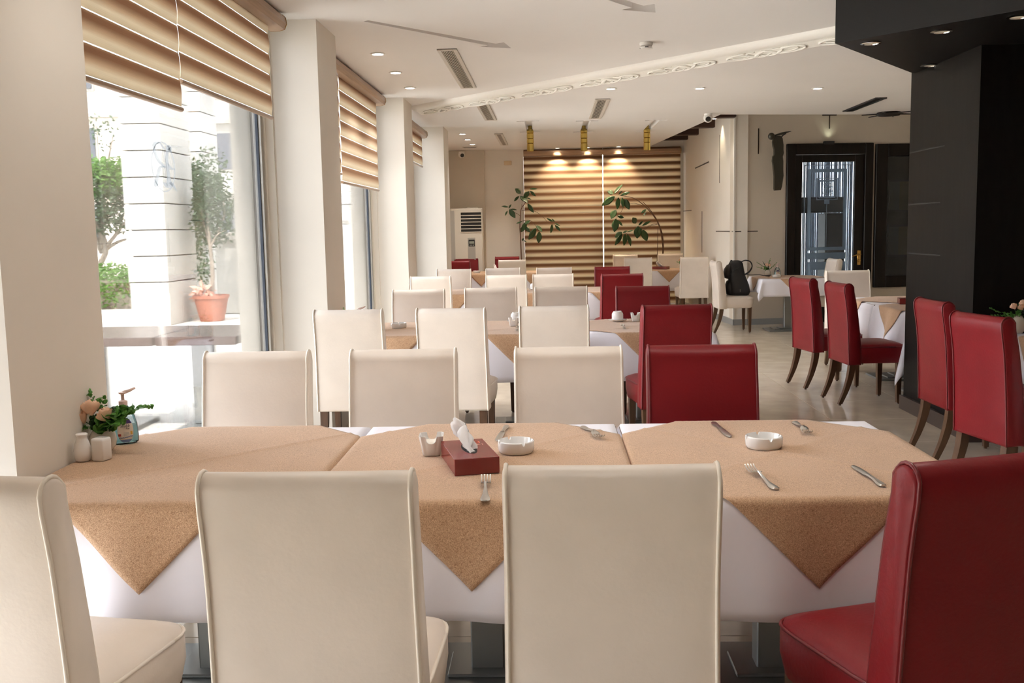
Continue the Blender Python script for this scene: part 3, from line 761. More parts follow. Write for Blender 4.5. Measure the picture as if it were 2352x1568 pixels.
set_table(2.90, 3.80, 13.50, 14.42, 'cloth covered table between backpack chair and glazed door', 'on the table next to the backpack', (), 0.24, 0.22, 0.8, sc=(0.8, 1, 1, 1), nn=40)
set_table(2.95, 3.85, 9.04, 9.94, 'cloth covered right table further from the camera, behind the column', 'on the right table behind the column, far half', ('y0',), 0.40, 0.14, 1.0, nn=40)
set_table(2.95, 3.85, 8.12, 9.04, 'cloth covered right table nearer half, beside the column', 'with a long hanging corner, right table beside the column', ('y1',), 0.42, 0.28, 1.0, amp=0.03, nn=48)
set_table(2.97, 3.87, 5.62, 6.50, 'cloth covered table at the right edge in front of the column', 'on the table at the right edge, under the vase', ('y0',), 0.36, 0.24, 1.0, nn=40)
set_table(2.97, 3.87, 4.70, 5.62, 'cloth covered table just beyond the right edge', 'on the table just beyond the right edge', ('y1',), 0.36, 0.24, 1.0, nn=24)

# ================================================================== BLINDS
def M_axes(o, ux, uy):
    ux, uy = Vector(ux), Vector(uy)
    return Matrix(((ux.x, uy.x, 0, o[0]), (ux.y, uy.y, 0, o[1]), (0, 0, 1, o[2]), (0, 0, 0, 1)))
def slat_mesh(w, h=0.126, bow=0.005, mt='blind_band'):
    m = MB(); k = 6
    pr = [(-bow * math.sin(PI * i / k), -h * i / k) for i in range(k + 1)]
    ring = [(y, z) for y, z in pr] + [(y + 0.0016, z) for y, z in pr[::-1]]
    m.loft([[Vector((x, y, z)) for y, z in ring] for x in (0, w)])
    return m.mesh('slat', mt, 30)
def blind(M, w, z_top, z_bot, label, cassette=None, period=0.132, h=0.126, group='banded roller blinds', mt='blind_band'):
    """M: local x along the width, local -y towards the room"""
    e = tag(empty('roller_blind'), label, 'blind', group)
    e.matrix_world = M
    me = slat_mesh(w, h, 0.005, mt)
    z = z_bot + 0.034 + h
    while z < z_top + 0.145:
        link('slat', me, e, (0, 0, z)); z += period
    MB().box(0.002, w - 0.002, 0.006, 0.0068, z_bot + 0.03, z_top + 0.08).build('sheer_fabric', 'sheer', e)
    rl = MB().tube([(0, 0.004, z_bot + 0.018), (w, 0.004, z_bot + 0.018)], 0.0165, 12, True, 0.75).build('bottom_rail', 'cassette', e, 30)
    if cassette:
        a, b, zc = cassette
        pr = [(0.03, 0.0), (-0.055, 0.0), (-0.075, -0.02), (-0.08, -0.06), (-0.065, -0.095), (-0.03, -0.105), (0.03, -0.105)]
        c = MB().loft([[Vector((x, y, zc + z)) for y, z in pr] for x in (a, b)]).build('cassette', 'cassette', e, 30)
        MB().loft([[Vector((x, y * 1.04, zc + z * 1.03 + 0.002)) for y, z in pr] for x in (b, b + 0.008)]).build('cassette_cap', 'brass', c)
    return e
YX = lambda y, x=-1.83: M_axes((x, y, 0), (0, 1, 0), (-1, 0, 0))     # local x -> +Y, local y -> -X, room side is +X
blind(YX(3.47), 1.46, 2.82, 2.10, 'brown and cream banded blind, left half of the front window', (-0.02, 3.26, 2.955))
blind(YX(4.937), 1.62, 2.80, 2.24, 'brown and cream banded blind, right half of the front window')
blind(YX(7.66), 1.03, 2.82, 1.99, 'banded blind strip at the left side of the second window', (-0.03, 3.10, 2.955))
blind(YX(8.72), 1.85, 2.81, 1.92, 'wide banded blind hanging in the second window')
blind(YX(11.80, -1.78), 2.15, 2.74, 2.38, 'banded blind drawn up in the narrow third window', (-0.03, 2.20, 2.90))
XX = lambda x, y: M_axes((x, y, 0), (1, 0, 0), (0, 1, 0))
blind(XX(-0.465, 18.46), 1.462, 2.83, 0.02, 'floor length banded blind left of the bright gap', (0, 2.90, 2.935), 0.132, 0.1316, mt='blind_band_far')
blind(XX(1.012, 18.46), 1.425, 2.83, 0.02, 'floor length banded blind right of the bright gap', None, 0.132, 0.1316, mt='blind_band_far')
blind(YX(-0.2), 2.75, 2.80, 0.85, 'unseen banded blind drawn low to hold back light beside the camera', (-0.03, 2.80, 2.955))  # unseen blind, set low to cut daylight on the near chairs

# ================================================================== CEILING FITTINGS
def downlight(x, y, z, label, lit=True, energy=30, r=0.045, cone=110, col=(1, 0.955, 0.89)):
    e = tag(empty('downlight', (x, y, z)), label, 'light', 'recessed downlights')
    MB().lathe([(r, 0.0), (r * 1.35, -0.001), (r * 1.4, -0.006), (r * 1.05, -0.009), (r, -0.003)], 24).build('trim_ring', 'chrome' if not lit else 'white_plastic', e, 30)
    MB().lathe([(0.001, -0.004), (r * 0.98, -0.004), (r * 0.98, -0.001), (0.001, -0.001)], 20).build('lens', 'lamp_glow' if lit else 'lamp_dim', e)
    if lit and energy:
        ld = bpy.data.lights.new('downlight_lamp', 'SPOT'); ld.energy = energy; ld.spot_size = R(cone); ld.spot_blend = 0.7; ld.color = col; ld.shadow_soft_size = 0.035
        l = bpy.data.objects.new('downlight_lamp', ld); C.objects.link(l); l.parent = e; l.location = (0, 0, -0.02)
    return e
DL = [(-1.408, 8.33, 'lit ceiling downlight nearest to us in the row by the windows'), (-1.412, 9.31, 'middle lit ceiling downlight in the row by the windows'), (-1.418, 10.30, 'furthest lit downlight of the near row by the windows'),
      (0.678, 10.74, 'lit downlight below the cornice, left of three'), (1.643, 10.88, 'lit downlight below the cornice, middle of three'), (2.966, 11.12, 'lit downlight below the cornice, right of three beside the canopy'),
      (-1.315, 15.26, 'nearest of three small downlights in front of the air conditioner'), (-1.314, 16.21, 'middle of three small downlights in front of the air conditioner'), (-1.307, 17.12, 'furthest of three small downlights in front of the air conditioner')]
for x, y, lb in DL: downlight(x, y, CZ, lb, True, 60 if y > 15 else 40)
for x, lb in ((0.165, 'left'), (0.72, 'middle'), (1.29, 'right')):
    downlight(x, 18.31, CZ, 'warm downlight washing the far blind, %s one' % lb, True, 100, 0.035, 100, (1, 0.78, 0.52))
for x, y in ((-1.0, 3.2), (0.1, 3.3), (1.1, 3.2), (0.1, 1.2), (4.6, 3.2), (5.6, 9.5)):  # unseen downlights, added to raise overhead and ambient light
    downlight(x, y, CZ, 'added lit ceiling downlight out of view, %s' % {(-1.0, 3.2): 'above the front table by the window', (0.1, 3.3): 'above the middle front table', (1.1, 3.2): 'above the aisle end of the front table', (0.1, 1.2): 'just in front of the camera', (4.6, 3.2): 'right of the black canopy', (5.6, 9.5): 'behind the black column'}[(x, y)], True, 34)
for (x, y), lb in zip(((2.049, 6.452), (2.361, 6.125), (2.78, 7.412), (2.641, 5.752)), ('leftmost in the black canopy', 'second along the front edge of the black canopy', 'beside the black column in the canopy', 'at the right picture edge in the black canopy')):
    downlight(x, y, 2.62, 'dim chrome downlight ' + lb, False)
# lamp under the first beam, grazing the side wall
downlight(2.42, 14.70, 3.05, 'small lit spot under the dark beam', True, 12, 0.04, 100)
ld = bpy.data.lights.new('wall_graze_lamp', 'SPOT'); ld.energy = 22; ld.spot_size = R(70); ld.spot_blend = 0.8; ld.color = (1, 0.85, 0.6); ld.shadow_soft_size = 0.02
l = bpy.data.objects.new('wall_graze_lamp', ld); C.objects.link(l); l.location = (2.60, 15.5, 3.15)
gl = tag(empty('downlight', (2.60, 15.5, 3.19)), 'hidden lamp grazing the pale side wall', 'light', 'recessed downlights'); MB().lathe([(0.02, 0), (0.045, -0.005), (0.05, -0.02), (0.04, -0.022)], 20).build('trim_ring', 'white_plastic', gl, 30); l.parent = gl; l.location = (0, 0, -0.04)

def vent(x0, x1, y0, y1, label, n=5, fm='vent_frame', sm='vent_slat'):
    e = tag(empty('ceiling_vent', ((x0 + x1) / 2, (y0 + y1) / 2, CZ)), label, 'vent', 'ceiling air grilles')
    hx, hy = (x1 - x0) / 2, (y1 - y0) / 2; t_ = 0.035
    MB().box(-hx, hx, -hy, hy, -0.004, -0.001).build('backing', 'vent_dark', e)
    fr = MB().cbox(-hx, -hx + t_, -hy, hy, -0.014, 0, 0.003).cbox(hx - t_, hx, -hy, hy, -0.014, 0, 0.003).cbox(-hx + t_, hx - t_, -hy, -hy + t_, -0.014, 0, 0.003).cbox(-hx + t_, hx - t_, hy - t_, hy, -0.014, 0, 0.003)
    fr.build('frame', fm, e)
    for k in range(n):
        x = -hx + t_ + (k + 0.5) * (2 * hx - 2 * t_) / n
        MB().box(-0.0035, 0.0035, -hy + t_, hy - t_, -0.012, -0.004).build('slat', sm, e, False, (x, 0, 0))
vent(-0.90, -0.735, 8.20, 10.38, 'long air grille in front of the cornice', 7)
vent(-0.85, -0.69, 11.72, 13.44, 'air grille just behind the cornice on the left', 6)
vent(0.55, 0.72, 11.56, 13.53, 'air grille behind the cornice on the right', 6)
vent(-0.83, -0.70, 15.36, 17.35, 'far air grille near the air conditioner', 5)
vent(3.905, 4.045, 12.08, 13.40, 'dark slot air grille in front of the door wall', 3, 'iron', 'iron')
e = tag(empty('ceiling_vent', (-1.39, 17.65, CZ)), 'small dark slot vent above the air conditioner', 'vent', 'ceiling air grilles')
MB().cbox(-0.13, 0.13, -0.04, 0.04, -0.012, 0, 0.003).build('frame', 'vent_frame', e); MB().box(-0.11, 0.11, -0.025, 0.025, -0.014, -0.010).build('slot', 'vent_dark', e)

e = tag(empty('smoke_detector', (0.803, 8.17, CZ)), 'white round smoke detector on the ceiling', 'smoke detector')
MB().lathe([(0.052, 0), (0.054, -0.018), (0.050, -0.024)], 28).build('base', 'white_plastic', e, 30)
MB().lathe([(0.044, -0.024), (0.043, -0.036)], 28).build('sensor_slot', 'ac_grey', e)
MB().lathe([(0.048, -0.036), (0.046, -0.048), (0.020, -0.056), (0.002, -0.056)], 28).build('cap', 'white_plastic', e, 30)
for a in range(3): MB().box(-0.014, 0.014, -0.050, -0.044, -0.045, -0.039).build('inlet', 'vent_dark', e, False, None, R(120 * a))

def dome_cam(loc, aim, label):
    e = tag(empty('dome_camera', loc), label, 'security camera', 'white dome cameras')
    MB().lathe([(0.055, 0.0), (0.055, -0.015), (0.045, -0.025)], 24).build('mount', 'white_plastic', e, 30)
    d = Vector(aim).normalized(); q = d.to_track_quat('Z', 'Y').to_matrix().to_4x4()
    b = MB().lathe([(0.003, -0.062)] + [(0.062 * math.cos(R(a)), 0.062 * math.sin(R(a))) for a in range(-75, 50, 12)] + [(0.036, 0.048)], 24).build('ball', 'white_plastic', e, 'all')
    b.matrix_local = Matrix.Translation((0, 0, -0.055)) @ q
    MB().lathe([(0.036, 0.047), (0.034, 0.052), (0.002, 0.056)], 20).build('lens', 'black_plastic', b, 30)
dome_cam((2.13, 13.36, CZ), (-0.1, -0.8, -0.35), 'white dome camera under the ceiling edge')
dome_cam((-1.60, 18.30, CZ - 0.03), (0.25, -0.8, -0.3), 'white dome camera above the air conditioner')

# golden ribbed tube lamps
for (x, y), lb in zip(((-0.27, 15.05), (0.545, 15.2), (1.515, 15.35)), ('left', 'middle', 'right')):
    e = tag(empty('pendant_lamp', (x, y, CZ + 0.07)), 'golden ribbed tube lamp on the ceiling, %s of three' % lb, 'lamp', 'golden tube lamps')
    MB().lathe([(0.03, 0), (0.03, -0.05)], 20).build('stem', 'gold', e, True)
    z = -0.05
    for k in range(4):
        hgt = (0.06, 0.08, 0.07, 0.12)[k]
        MB().lathe([(0.044, z), (0.052, z - 0.006), (0.053, z - hgt + 0.006), (0.044, z - hgt)], 24).build('segment', 'gold', e, 40); z -= hgt
# dark spider shaped ceiling ornament near the door wall
e = tag(empty('ceiling_ornament', (4.62, 13.72, CZ)), 'dark spoked star shaped ornament on the ceiling before the door', 'ornament')
MB().lathe([(0.15, 0), (0.17, -0.02), (0.14, -0.045), (0.03, -0.05)], 20).build('hub', 'iron', e, 30)
for a in (5, 62, 118, 178, 238, 300):
    MB().tube([(0.1, 0, -0.02), (0.36, 0, -0.028)], [0.012, 0.006], 6).build('spoke', 'iron', e, False, None, R(a))

# ================================================================== AIR CONDITIONER
e = tag(empty('air_conditioner', (-1.53, 18.12, 0)), 'tall white floor standing air conditioner by the far wall', 'air conditioner')
MB().cbox(-0.30, 0.30, -0.02, 0.28, 0, 1.90, 0.02).build('body', 'ac_white', e)
MB().cbox(-0.302, -0.215, -0.024, -0.015, 0.1, 1.86, 0.003).build('side_stripe', 'ac_grey', e)
MB().box(-0.10, 0.28, -0.024, -0.018, 1.46, 1.83).build('outlet_recess', 'vent_dark', e)
for k in range(7): MB().cbox(-0.10, 0.28, -0.034, -0.018, 1.455 + k * 0.061, 1.47 + k * 0.061, 0.003).build('louvre', 'ac_white', e)
MB().box(-0.105, -0.098, -0.032, -0.018, 1.455, 1.84).box(0.278, 0.285, -0.032, -0.018, 1.455, 1.84).build('outlet_rim', 'ac_white', e)
MB().cbox(0.02, 0.16, -0.026, -0.018, 0.45, 1.36, 0.003).build('grey_strip', 'ac_grey', e)
p = MB().cbox(0.035, 0.15, -0.032, -0.02, 1.20, 1.325, 0.004).build('control_panel', 'black_plastic', e)
MB().box(0.048, 0.137, -0.034, -0.031, 1.25, 1.295).build('display', 'lcd', p)
for k in range(3): MB().cbox(0.055 + k * 0.029, 0.072 + k * 0.029, -0.035, -0.031, 1.212, 1.232, 0.002).build('button', 'ac_grey', p)
MB().cbox(0.02, 0.20, 0.02, 0.2, 1.90, 1.915, 0.004).build('top_cap', 'ac_white', e)

# ================================================================== PLANTS WITH LARGE LEAVES
def leaf_mesh(seed):
    rng = random.Random(seed); m = MB(); rings = []
    n = 7
    for i in range(n + 1):
        t_ = i / n; w = math.sin(PI * min(1, t_ * 0.96 + 0.02)) ** 0.75 * 0.26 * (1 if t_ < 0.6 else 1 - 0.25 * (t_ - 0.6) / 0.4) + 0.004
        dz = -0.10 * t_ * t_
        rings.append([Vector((-w, t_, dz + 0.10 * w)), Vector((-w * 0.5, t_, dz + 0.02)), Vector((0, t_, dz - 0.012)), Vector((w * 0.5, t_, dz + 0.02)), Vector((w, t_, dz + 0.10 * w)),
                      Vector((w * 0.5, t_, dz + 0.012)), Vector((0, t_, dz - 0.022)), Vector((-w * 0.5, t_, dz + 0.012))])
    m.loft(rings); return m.mesh('leaf', 'leaf_dark', 'all')
LEAF = [leaf_mesh(k) for k in range(2)]
def leaf(parent, a, b, wd, k):
    a, b = Vector(a), Vector(b); d = b - a; ln = d.length; y = d.normalized()
    rng = random.Random(k); up = Vector((rng.uniform(-0.6, 0.6), -1.0, rng.uniform(-0.1, 0.7)))
    x = y.cross(up).normalized(); z = x.cross(y)
    o = link('leaf', LEAF[k % 2], parent)
    o.matrix_local = Matrix(((x.x * ln * wd, y.x * ln, z.x * ln, a.x), (x.y * ln * wd, y.y * ln, z.y * ln, a.y), (x.z * ln * wd, y.z * ln, z.z * ln, a.z), (0, 0, 0, 1)))
# measured points in metres: (x, z) across the far wall, depth spread added per leaf
def P(x, y):    # tracing scale: crop units -> metres on the plane of the plants
    return (-0.538 + (x - 245) * 0.001847, 1.17 + (1250 - y) * 0.00183 - (x - 245) * 0.000035)
def plant(px, py, label, stems, leaves, stake=None, seed=3):
    rng = random.Random(seed); e = tag(empty('potted_plant', (px, py, 0)), label, 'plant', 'tall potted plants by the blind')
    MB().lathe([(0.085, 0.0), (0.095, 0.02), (0.115, 0.24), (0.125, 0.25), (0.125, 0.28), (0.112, 0.28), (0.105, 0.25), (0.002, 0.25)], 24).build('pot', 'ceramic_bone', e, 40)
    MB().lathe([(0.002, 0.262), (0.104, 0.255), (0.104, 0.25), (0.002, 0.25)], 16).build('soil', 'soil', e)
    for st, r0, r1 in stems:
        q = []
        for i, (x, y) in enumerate(st):
            X, Z = P(x, y); q.append((X - px, -0.03 * math.sin(i * 1.3) - 0.02 * i / len(st), Z))
        if st[0][1] > 1250: q = [(0.0, 0, 0.25)] + q
        q = cr(q, 5); nq = len(q)
        MB().tube(q, [r0 + (r1 - r0) * i / (nq - 1) for i in range(nq)], 7).build('stem', 'stem_brown', e, 'all')
    if stake:
        (xa, ya), (xb, yb) = stake; A_, B_ = P(xa, ya), P(xb, yb)
        MB().tube([(A_[0] - px, -0.02, 0.25), (B_[0] - px, -0.03, B_[1])], 0.006, 6).build('stake', 'stem_brown', e)
    for k, (x0, y0, x1, y1, wd) in enumerate(leaves):
        a, b = P(x0, y0), P(x1, y1); dy = rng.uniform(-0.10, 0.04)
        leaf(e, (a[0] - px, dy, a[1]), (b[0] - px, dy + rng.uniform(-0.09, 0.03), b[1]), wd, k)
plant(-0.50, 18.25, 'tall branching rubber plant in front of the blind, left side',
  [([(250, 1380), (245, 1150), (240, 1050), (250, 900), (265, 850), (300, 800), (335, 690)], 0.013, 0.005), ([(245, 935), (215, 915), (185, 900), (140, 860)], 0.005, 0.003), ([(262, 885), (330, 878), (400, 895), (470, 945), (520, 1000), (575, 1005)], 0.005, 0.003), ([(248, 992), (330, 980), (380, 1010), (420, 1080)], 0.005, 0.003), ([(262, 850), (262, 820)], 0.004, 0.003), ([(255, 735), (290, 790)], 0.003, 0.004)],
  [(255, 715, 205, 665, 1.5), (285, 760, 338, 690, 1.35), (250, 740, 325, 800, 1.2), (240, 742, 185, 790, 0.8), (350, 690, 402, 742, 0.7), (345, 668, 420, 664, 0.5), (312, 755, 360, 772, 0.6), (322, 815, 378, 903, 0.75), (128, 850, 58, 836, 0.6), (132, 862, 158, 820, 0.7), (138, 872, 195, 955, 0.95), (118, 885, 92, 935, 0.6), (150, 870, 214, 876, 0.4),
   (572, 995, 512, 960, 0.6), (560, 965, 592, 1000, 0.6), (562, 1020, 553, 1112, 0.75), (592, 1030, 648, 1090, 0.7), (585, 1008, 648, 1040, 0.4), (340, 985, 290, 1020, 1.1), (262, 995, 208, 1012, 0.5), (245, 1100, 285, 1040, 1.1), (292, 1045, 340, 1100, 0.9), (398, 1062, 332, 1176, 0.95), (405, 1035, 465, 1095, 1.1), (432, 1095, 428, 1212, 0.95), (262, 1190, 272, 1158, 1.2), (272, 1180, 308, 1205, 0.4), (300, 1000, 268, 1090, 0.9)], None, 3)
plant(2.03, 18.30, 'tall arching rubber plant with a stake, right side of the blind',
  [([(1668, 1330), (1660, 1180), (1632, 1040), (1580, 940), (1500, 850), (1440, 800), (1360, 755), (1240, 735)], 0.014, 0.005), ([(1672, 1330), (1666, 1150), (1640, 1050), (1600, 960), (1530, 860), (1470, 800)], 0.010, 0.006), ([(1490, 845), (1400, 815), (1340, 818)], 0.005, 0.003), ([(1622, 1010), (1545, 1030), (1480, 1065), (1440, 1060)], 0.005, 0.003), ([(1618, 1022), (1540, 1042), (1470, 1090)], 0.005, 0.003), ([(1280, 850), (1240, 920), (1200, 968)], 0.004, 0.003), ([(1385, 1140), (1350, 1130), (1270, 1105)], 0.004, 0.003)],
  [(1178, 715, 1120, 690, 1.6), (1185, 718, 1268, 618, 0.6), (1192, 745, 1062, 832, 0.85), (1248, 735, 1338, 700, 0.65), (1232, 725, 1268, 685, 0.6), (1230, 755, 1216, 868, 0.8), (1262, 755, 1275, 852, 0.8), (1290, 768, 1332, 874, 1.0), (1198, 878, 1148, 962, 1.3), (1216, 940, 1282, 955, 1.0), (1202, 968, 1186, 1096, 1.05), (1216, 980, 1264, 1036, 0.6), (1402, 1012, 1368, 958, 1.5), (1500, 875, 1448, 910, 0.9), (1498, 900, 1470, 936, 0.7), (1428, 1032, 1476, 990, 0.7), (1460, 1038, 1548, 986, 0.5), (1422, 1042, 1412, 1164, 1.25), (1466, 1078, 1506, 1192, 1.05), (1262, 1102, 1190, 1152, 1.2), (1262, 1118, 1194, 1232, 0.7), (1268, 1106, 1312, 1086, 0.7), (1290, 1118, 1280, 1232, 0.9), (1312, 1122, 1352, 1238, 0.75), (1308, 1100, 1372, 1078, 0.5), (1450, 1060, 1430, 1120, 0.9)], ((1598, 1440), (1620, 1050)), 5)

# ================================================================== TABLEWARE
ZI = TZ + 0.0135
def ashtray(x, y, rz, label, z=ZI):
    e = tag(empty('ashtray', (x, y, z), R(rz)), label, 'ashtray', 'white round ashtrays')
    n = 96; prof = [(0.001, 0.004), (0.046, 0.004), (0.050, 0.010), (0.053, 0.036), (0.056, 0.040), (0.060, 0.038), (0.061, 0.034), (0.060, 0.010), (0.056, 0.002), (0.054, 0.0)]
    rings = []
    for r, zz in prof:
        ring = []
        for k in range(n):
            a = 2 * PI * k / n; q = zz
            if zz > 0.03 and (k % 24) in (0, 1): q = zz - 0.009
            ring.append(Vector((r * math.cos(a), r * math.sin(a), q)))
        rings.append(ring)
    MB().loft(rings).build('bowl', 'porcelain', e, 35)
    MB().lathe([(0.001, 0.0006), (0.054, 0.0006), (0.054, 0.0), (0.001, 0.0)], 32).build('foot', 'grey_band', e)
    return e
def dish(x, y, rz, label, sugar=True, z=ZI):
    e = tag(empty('sugar_dish', (x, y, z), R(rz)), label, 'dish', 'white sugar dishes')
    def sqr(h, zz, notch):
        out = []; n = 14; c = h * 0.16
        for side in range(4):
            for k in range(n):
                t_ = -1 + 2 * k / n
                px = t_ * (h - c) ; q = zz
                if notch and side in (0, 2) and abs(t_) < 0.55: q = zz - notch * math.sqrt(max(0, 1 - (t_ / 0.55) ** 2)) ** 0.7
                v = Vector((px, -h, q))
                out.append(Matrix.Rotation(PI / 2 * side, 3, 'Z') @ v)
        return out
    rings = [sqr(0.026, 0.0, 0), sqr(0.029, 0.003, 0), sqr(0.040, 0.064, 0.024), sqr(0.0405, 0.067, 0.024), sqr(0.037, 0.067, 0.024), sqr(0.030, 0.010, 0), sqr(0.004, 0.010, 0)]
    MB().loft(rings).build('bowl', 'porcelain', e, 50)
    if sugar: MB().loft([sqr(0.0335, 0.030, 0), sqr(0.0345, 0.040, 0), sqr(0.022, 0.047, 0), sqr(0.003, 0.049, 0)]).build('sugar', 'sugar', e, 'all')
    return e
def cup(x, y, label, z=ZI):
    e = tag(empty('coffee_cup', (x, y, z + 0.0165)), label, 'cup', 'upturned cups on saucers')
    MB().lathe([(0.043, 0.0), (0.045, 0.003), (0.045, 0.040), (0.042, 0.050), (0.034, 0.060), (0.032, 0.064), (0.028, 0.065), (0.026, 0.061), (0.002, 0.061)], 32).build('body', 'porcelain', e, 40)
    MB().tube(cr([(0.043, 0, 0.045), (0.066, 0, 0.044), (0.070, 0, 0.026), (0.058, 0, 0.012), (0.043, 0, 0.012)], 5), 0.0045, 8).build('handle', 'porcelain', e, 'all', None, R(60))
    s_ = tag(empty('saucer', (x, y, z)), 'saucer under the ' + label, 'saucer', 'white saucers')
    MB().lathe([(0.002, 0.006), (0.030, 0.006), (0.036, 0.009), (0.068, 0.017), (0.074, 0.016), (0.072, 0.013), (0.040, 0.003), (0.036, 0.0), (0.002, 0.001)], 36).build('plate', 'porcelain', s_, 40)
    return e
def flat_outline(pts, th, z0=0.0, zf=None):
    """symmetric blade-like solid: pts = (y, halfwidth, z)"""
    rings = [[Vector((-w, y, z)), Vector((-w * 0.6, y, z + th)), Vector((w * 0.6, y, z + th)), Vector((w, y, z)), Vector((w * 0.5, y, z - th * 0.4)), Vector((-w * 0.5, y, z - th * 0.4))] for y, w, z in pts]
    return rings
FORK = [MB().loft(flat_outline([(0.0, 0.006, 0.003), (0.004, 0.0105, 0.003), (0.02, 0.0115, 0.003), (0.06, 0.0062, 0.004), (0.10, 0.0035, 0.009), (0.122, 0.004, 0.014)], 0.0022)).mesh('handle', 'cutlery', 40),
        MB().loft(flat_outline([(0.120, 0.004, 0.0135), (0.128, 0.010, 0.012), (0.136, 0.0125, 0.009), (0.147, 0.0128, 0.0065)], 0.0016)).mesh('head', 'cutlery', 40)]
def tine(x): return MB().loft([[Vector((x + (a * 0.0017), y, z + b * 0.001)) for a, b in ((-1, -1), (1, -1), (1, 1), (-1, 1))] for y, z in ((0.146, 0.0068), (0.165, 0.0052), (0.185, 0.008), (0.197, 0.014))]).mesh('tine', 'cutlery', 40)
TINES = [tine(x) for x in (-0.0108, -0.0036, 0.0036, 0.0108)]
KNIFE = [MB().loft(flat_outline([(0.0, 0.006, 0.004), (0.004, 0.010, 0.004), (0.02, 0.0108, 0.004), (0.06, 0.0065, 0.005), (0.098, 0.0062, 0.005), (0.102, 0.0075, 0.005)], 0.0035)).mesh('handle', 'cutlery', 40),
         MB().loft(flat_outline([(0.102, 0.0070, 0.005), (0.115, 0.0095, 0.0045), (0.18, 0.0105, 0.003), (0.205, 0.0095, 0.002), (0.218, 0.005, 0.002), (0.221, 0.001, 0.002)], 0.0012)).mesh('blade', 'cutlery', 40)]
def fork(x, y, deg, label, z=ZI):
    e = tag(empty('fork', (x, y, z), R(deg)), label, 'fork', 'forks on the tables'); e.scale = (1.18, 1.18, 1.3)
    link('handle', FORK[0], e); h_ = link('head', FORK[1], e)
    for t_ in TINES: link('tine', t_, h_)
def knife(x, y, deg, label, z=ZI):
    e = tag(empty('knife', (x, y, z), R(deg)), label, 'knife', 'knives on the tables'); e.scale = (1.12, 1.12, 1.12)
    link('handle', KNIFE[0], e); link('blade', KNIFE[1], e)
def shaker_bottle(x, y, label, z=ZI):
    e = tag(empty('pepper_shaker', (x, y, z)), label, 'shaker')
    MB().lathe([(0.020, 0), (0.025, 0.004), (0.029, 0.022), (0.029, 0.034), (0.024, 0.056), (0.0175, 0.074), (0.0175, 0.082), (0.0195, 0.086), (0.0195, 0.090), (0.016, 0.093), (0.002, 0.094)], 32).build('body', 'porcelain', e, 40)
def shaker_cube(x, y, label, z=ZI):
    e = tag(empty('salt_shaker', (x, y, z), R(-14)), label, 'shaker')
    m = MB(); h = 0.0245; rings = []
    for s_, zz in ((0.88, 0.0), (1.0, 0.004), (1.0, 0.066), (0.95, 0.073), (0.82, 0.0755)):
        rr = []
        for k in range(32):
            a = 2 * PI * (k + 0.5) / 32; c, s2 = math.cos(a), math.sin(a)
            rr.append(Vector((h * s_ * math.copysign(abs(c) ** 0.32, c), h * s_ * math.copysign(abs(s2) ** 0.32, s2), zz)))
        rings.append(rr)
    m.loft(rings); m.build('body', 'porcelain', e, 60)
    for a, b in ((-0.008, 0), (0, 0.004), (0.008, 0)): MB().lathe([(0.0012, 0.0757), (0.0001, 0.0757)], 8, (a, b, 0)).build('hole', 'vent_dark', e)
def rose_mesh(seed):
    rng = random.Random(seed); m = MB()
    for lay, (cnt, r, hgt, close) in enumerate(((3, 0.007, 0.026, 0.95), (4, 0.012, 0.027, 0.80), (5, 0.0165, 0.026, 0.66), (6, 0.020, 0.022, 0.50))):
        for k in range(cnt):
            a0 = 2 * PI * k / cnt + lay * 0.7 + rng.uniform(-0.12, 0.12); rings = []; cl = close + rng.uniform(-0.06, 0.06)
            for i in range(7):
                t_ = i / 6; row = []
                for j in range(7):
                    s_ = -1 + 2 * j / 6; aa = a0 + s_ * 0.80 * (0.45 + 0.55 * math.sin(PI * min(1, t_ * 0.8 + 0.1)))
                    rr = r * (0.28 + 0.72 * math.sin(PI * (0.04 + cl * t_))) + (0.0025 * lay * max(0, t_ - 0.75)) - 0.0012 * s_ * s_
                    zz = hgt * t_ * (1 - 0.16 * s_ * s_) - 0.0025 * lay - 0.005 * (1 - cl) * t_ ** 4
                    row.append(Vector((rr * math.cos(aa), rr * math.sin(aa), zz)))
                rings.append(row)
            m.loft(rings, False, False)
            m.loft([[Vector((v.x * 0.95, v.y * 0.95, v.z)) for v in row] for row in rings], False, False)
    m.lathe([(0.002, 0.002), (0.007, -0.003), (0.006, -0.009), (0.002, -0.012)], 10)
    return m.mesh('rose', 'rose', 'all')
ROSE = [rose_mesh(k) for k in range(3)]
def sprig_mesh(path, lr, seed, matn='leaf_green', gap=0.011):
    """stem with pairs of round leaves"""
    rng = random.Random(seed); q = cr(path, 8); m = MB(); m.tube(q, [0.0016 * (1 - 0.6 * i / len(q)) for i in range(len(q))], 5); acc = 0
    for i in range(3, len(q)):
        d = Vector(q[i]) - Vector(q[i - 1]); acc += d.length
        if acc > gap:
            acc = 0; d.normalize(); f = i / len(q); r = lr * (1.15 - 0.75 * f)
            for sgn in (-1, 1):
                side = d.cross(Vector((rng.uniform(-0.5, 0.5), rng.uniform(-0.5, 0.5), 1))).normalized() * sgn
                nn = Vector((rng.uniform(-0.7, 0.7), rng.uniform(-1.0, 0.1), rng.uniform(0.0, 0.9))).normalized()
                uu = (side + d * 0.4).normalized(); uu = (uu - nn * uu.dot(nn) * 0.8).normalized(); vv = nn.cross(uu).normalized(); c0 = Vector(q[i])
                top_ = [c0 + uu * (r * (1 + math.cos(a))) + vv * r * 0.85 * math.sin(a) + nn * 0.12 * r * math.cos(2 * a) for a in [k * 2 * PI / 8 for k in range(8)]]
                m.loft([top_, [p - nn * 0.0006 for p in top_]])
    return m.mesh('sprig', matn, 'all')
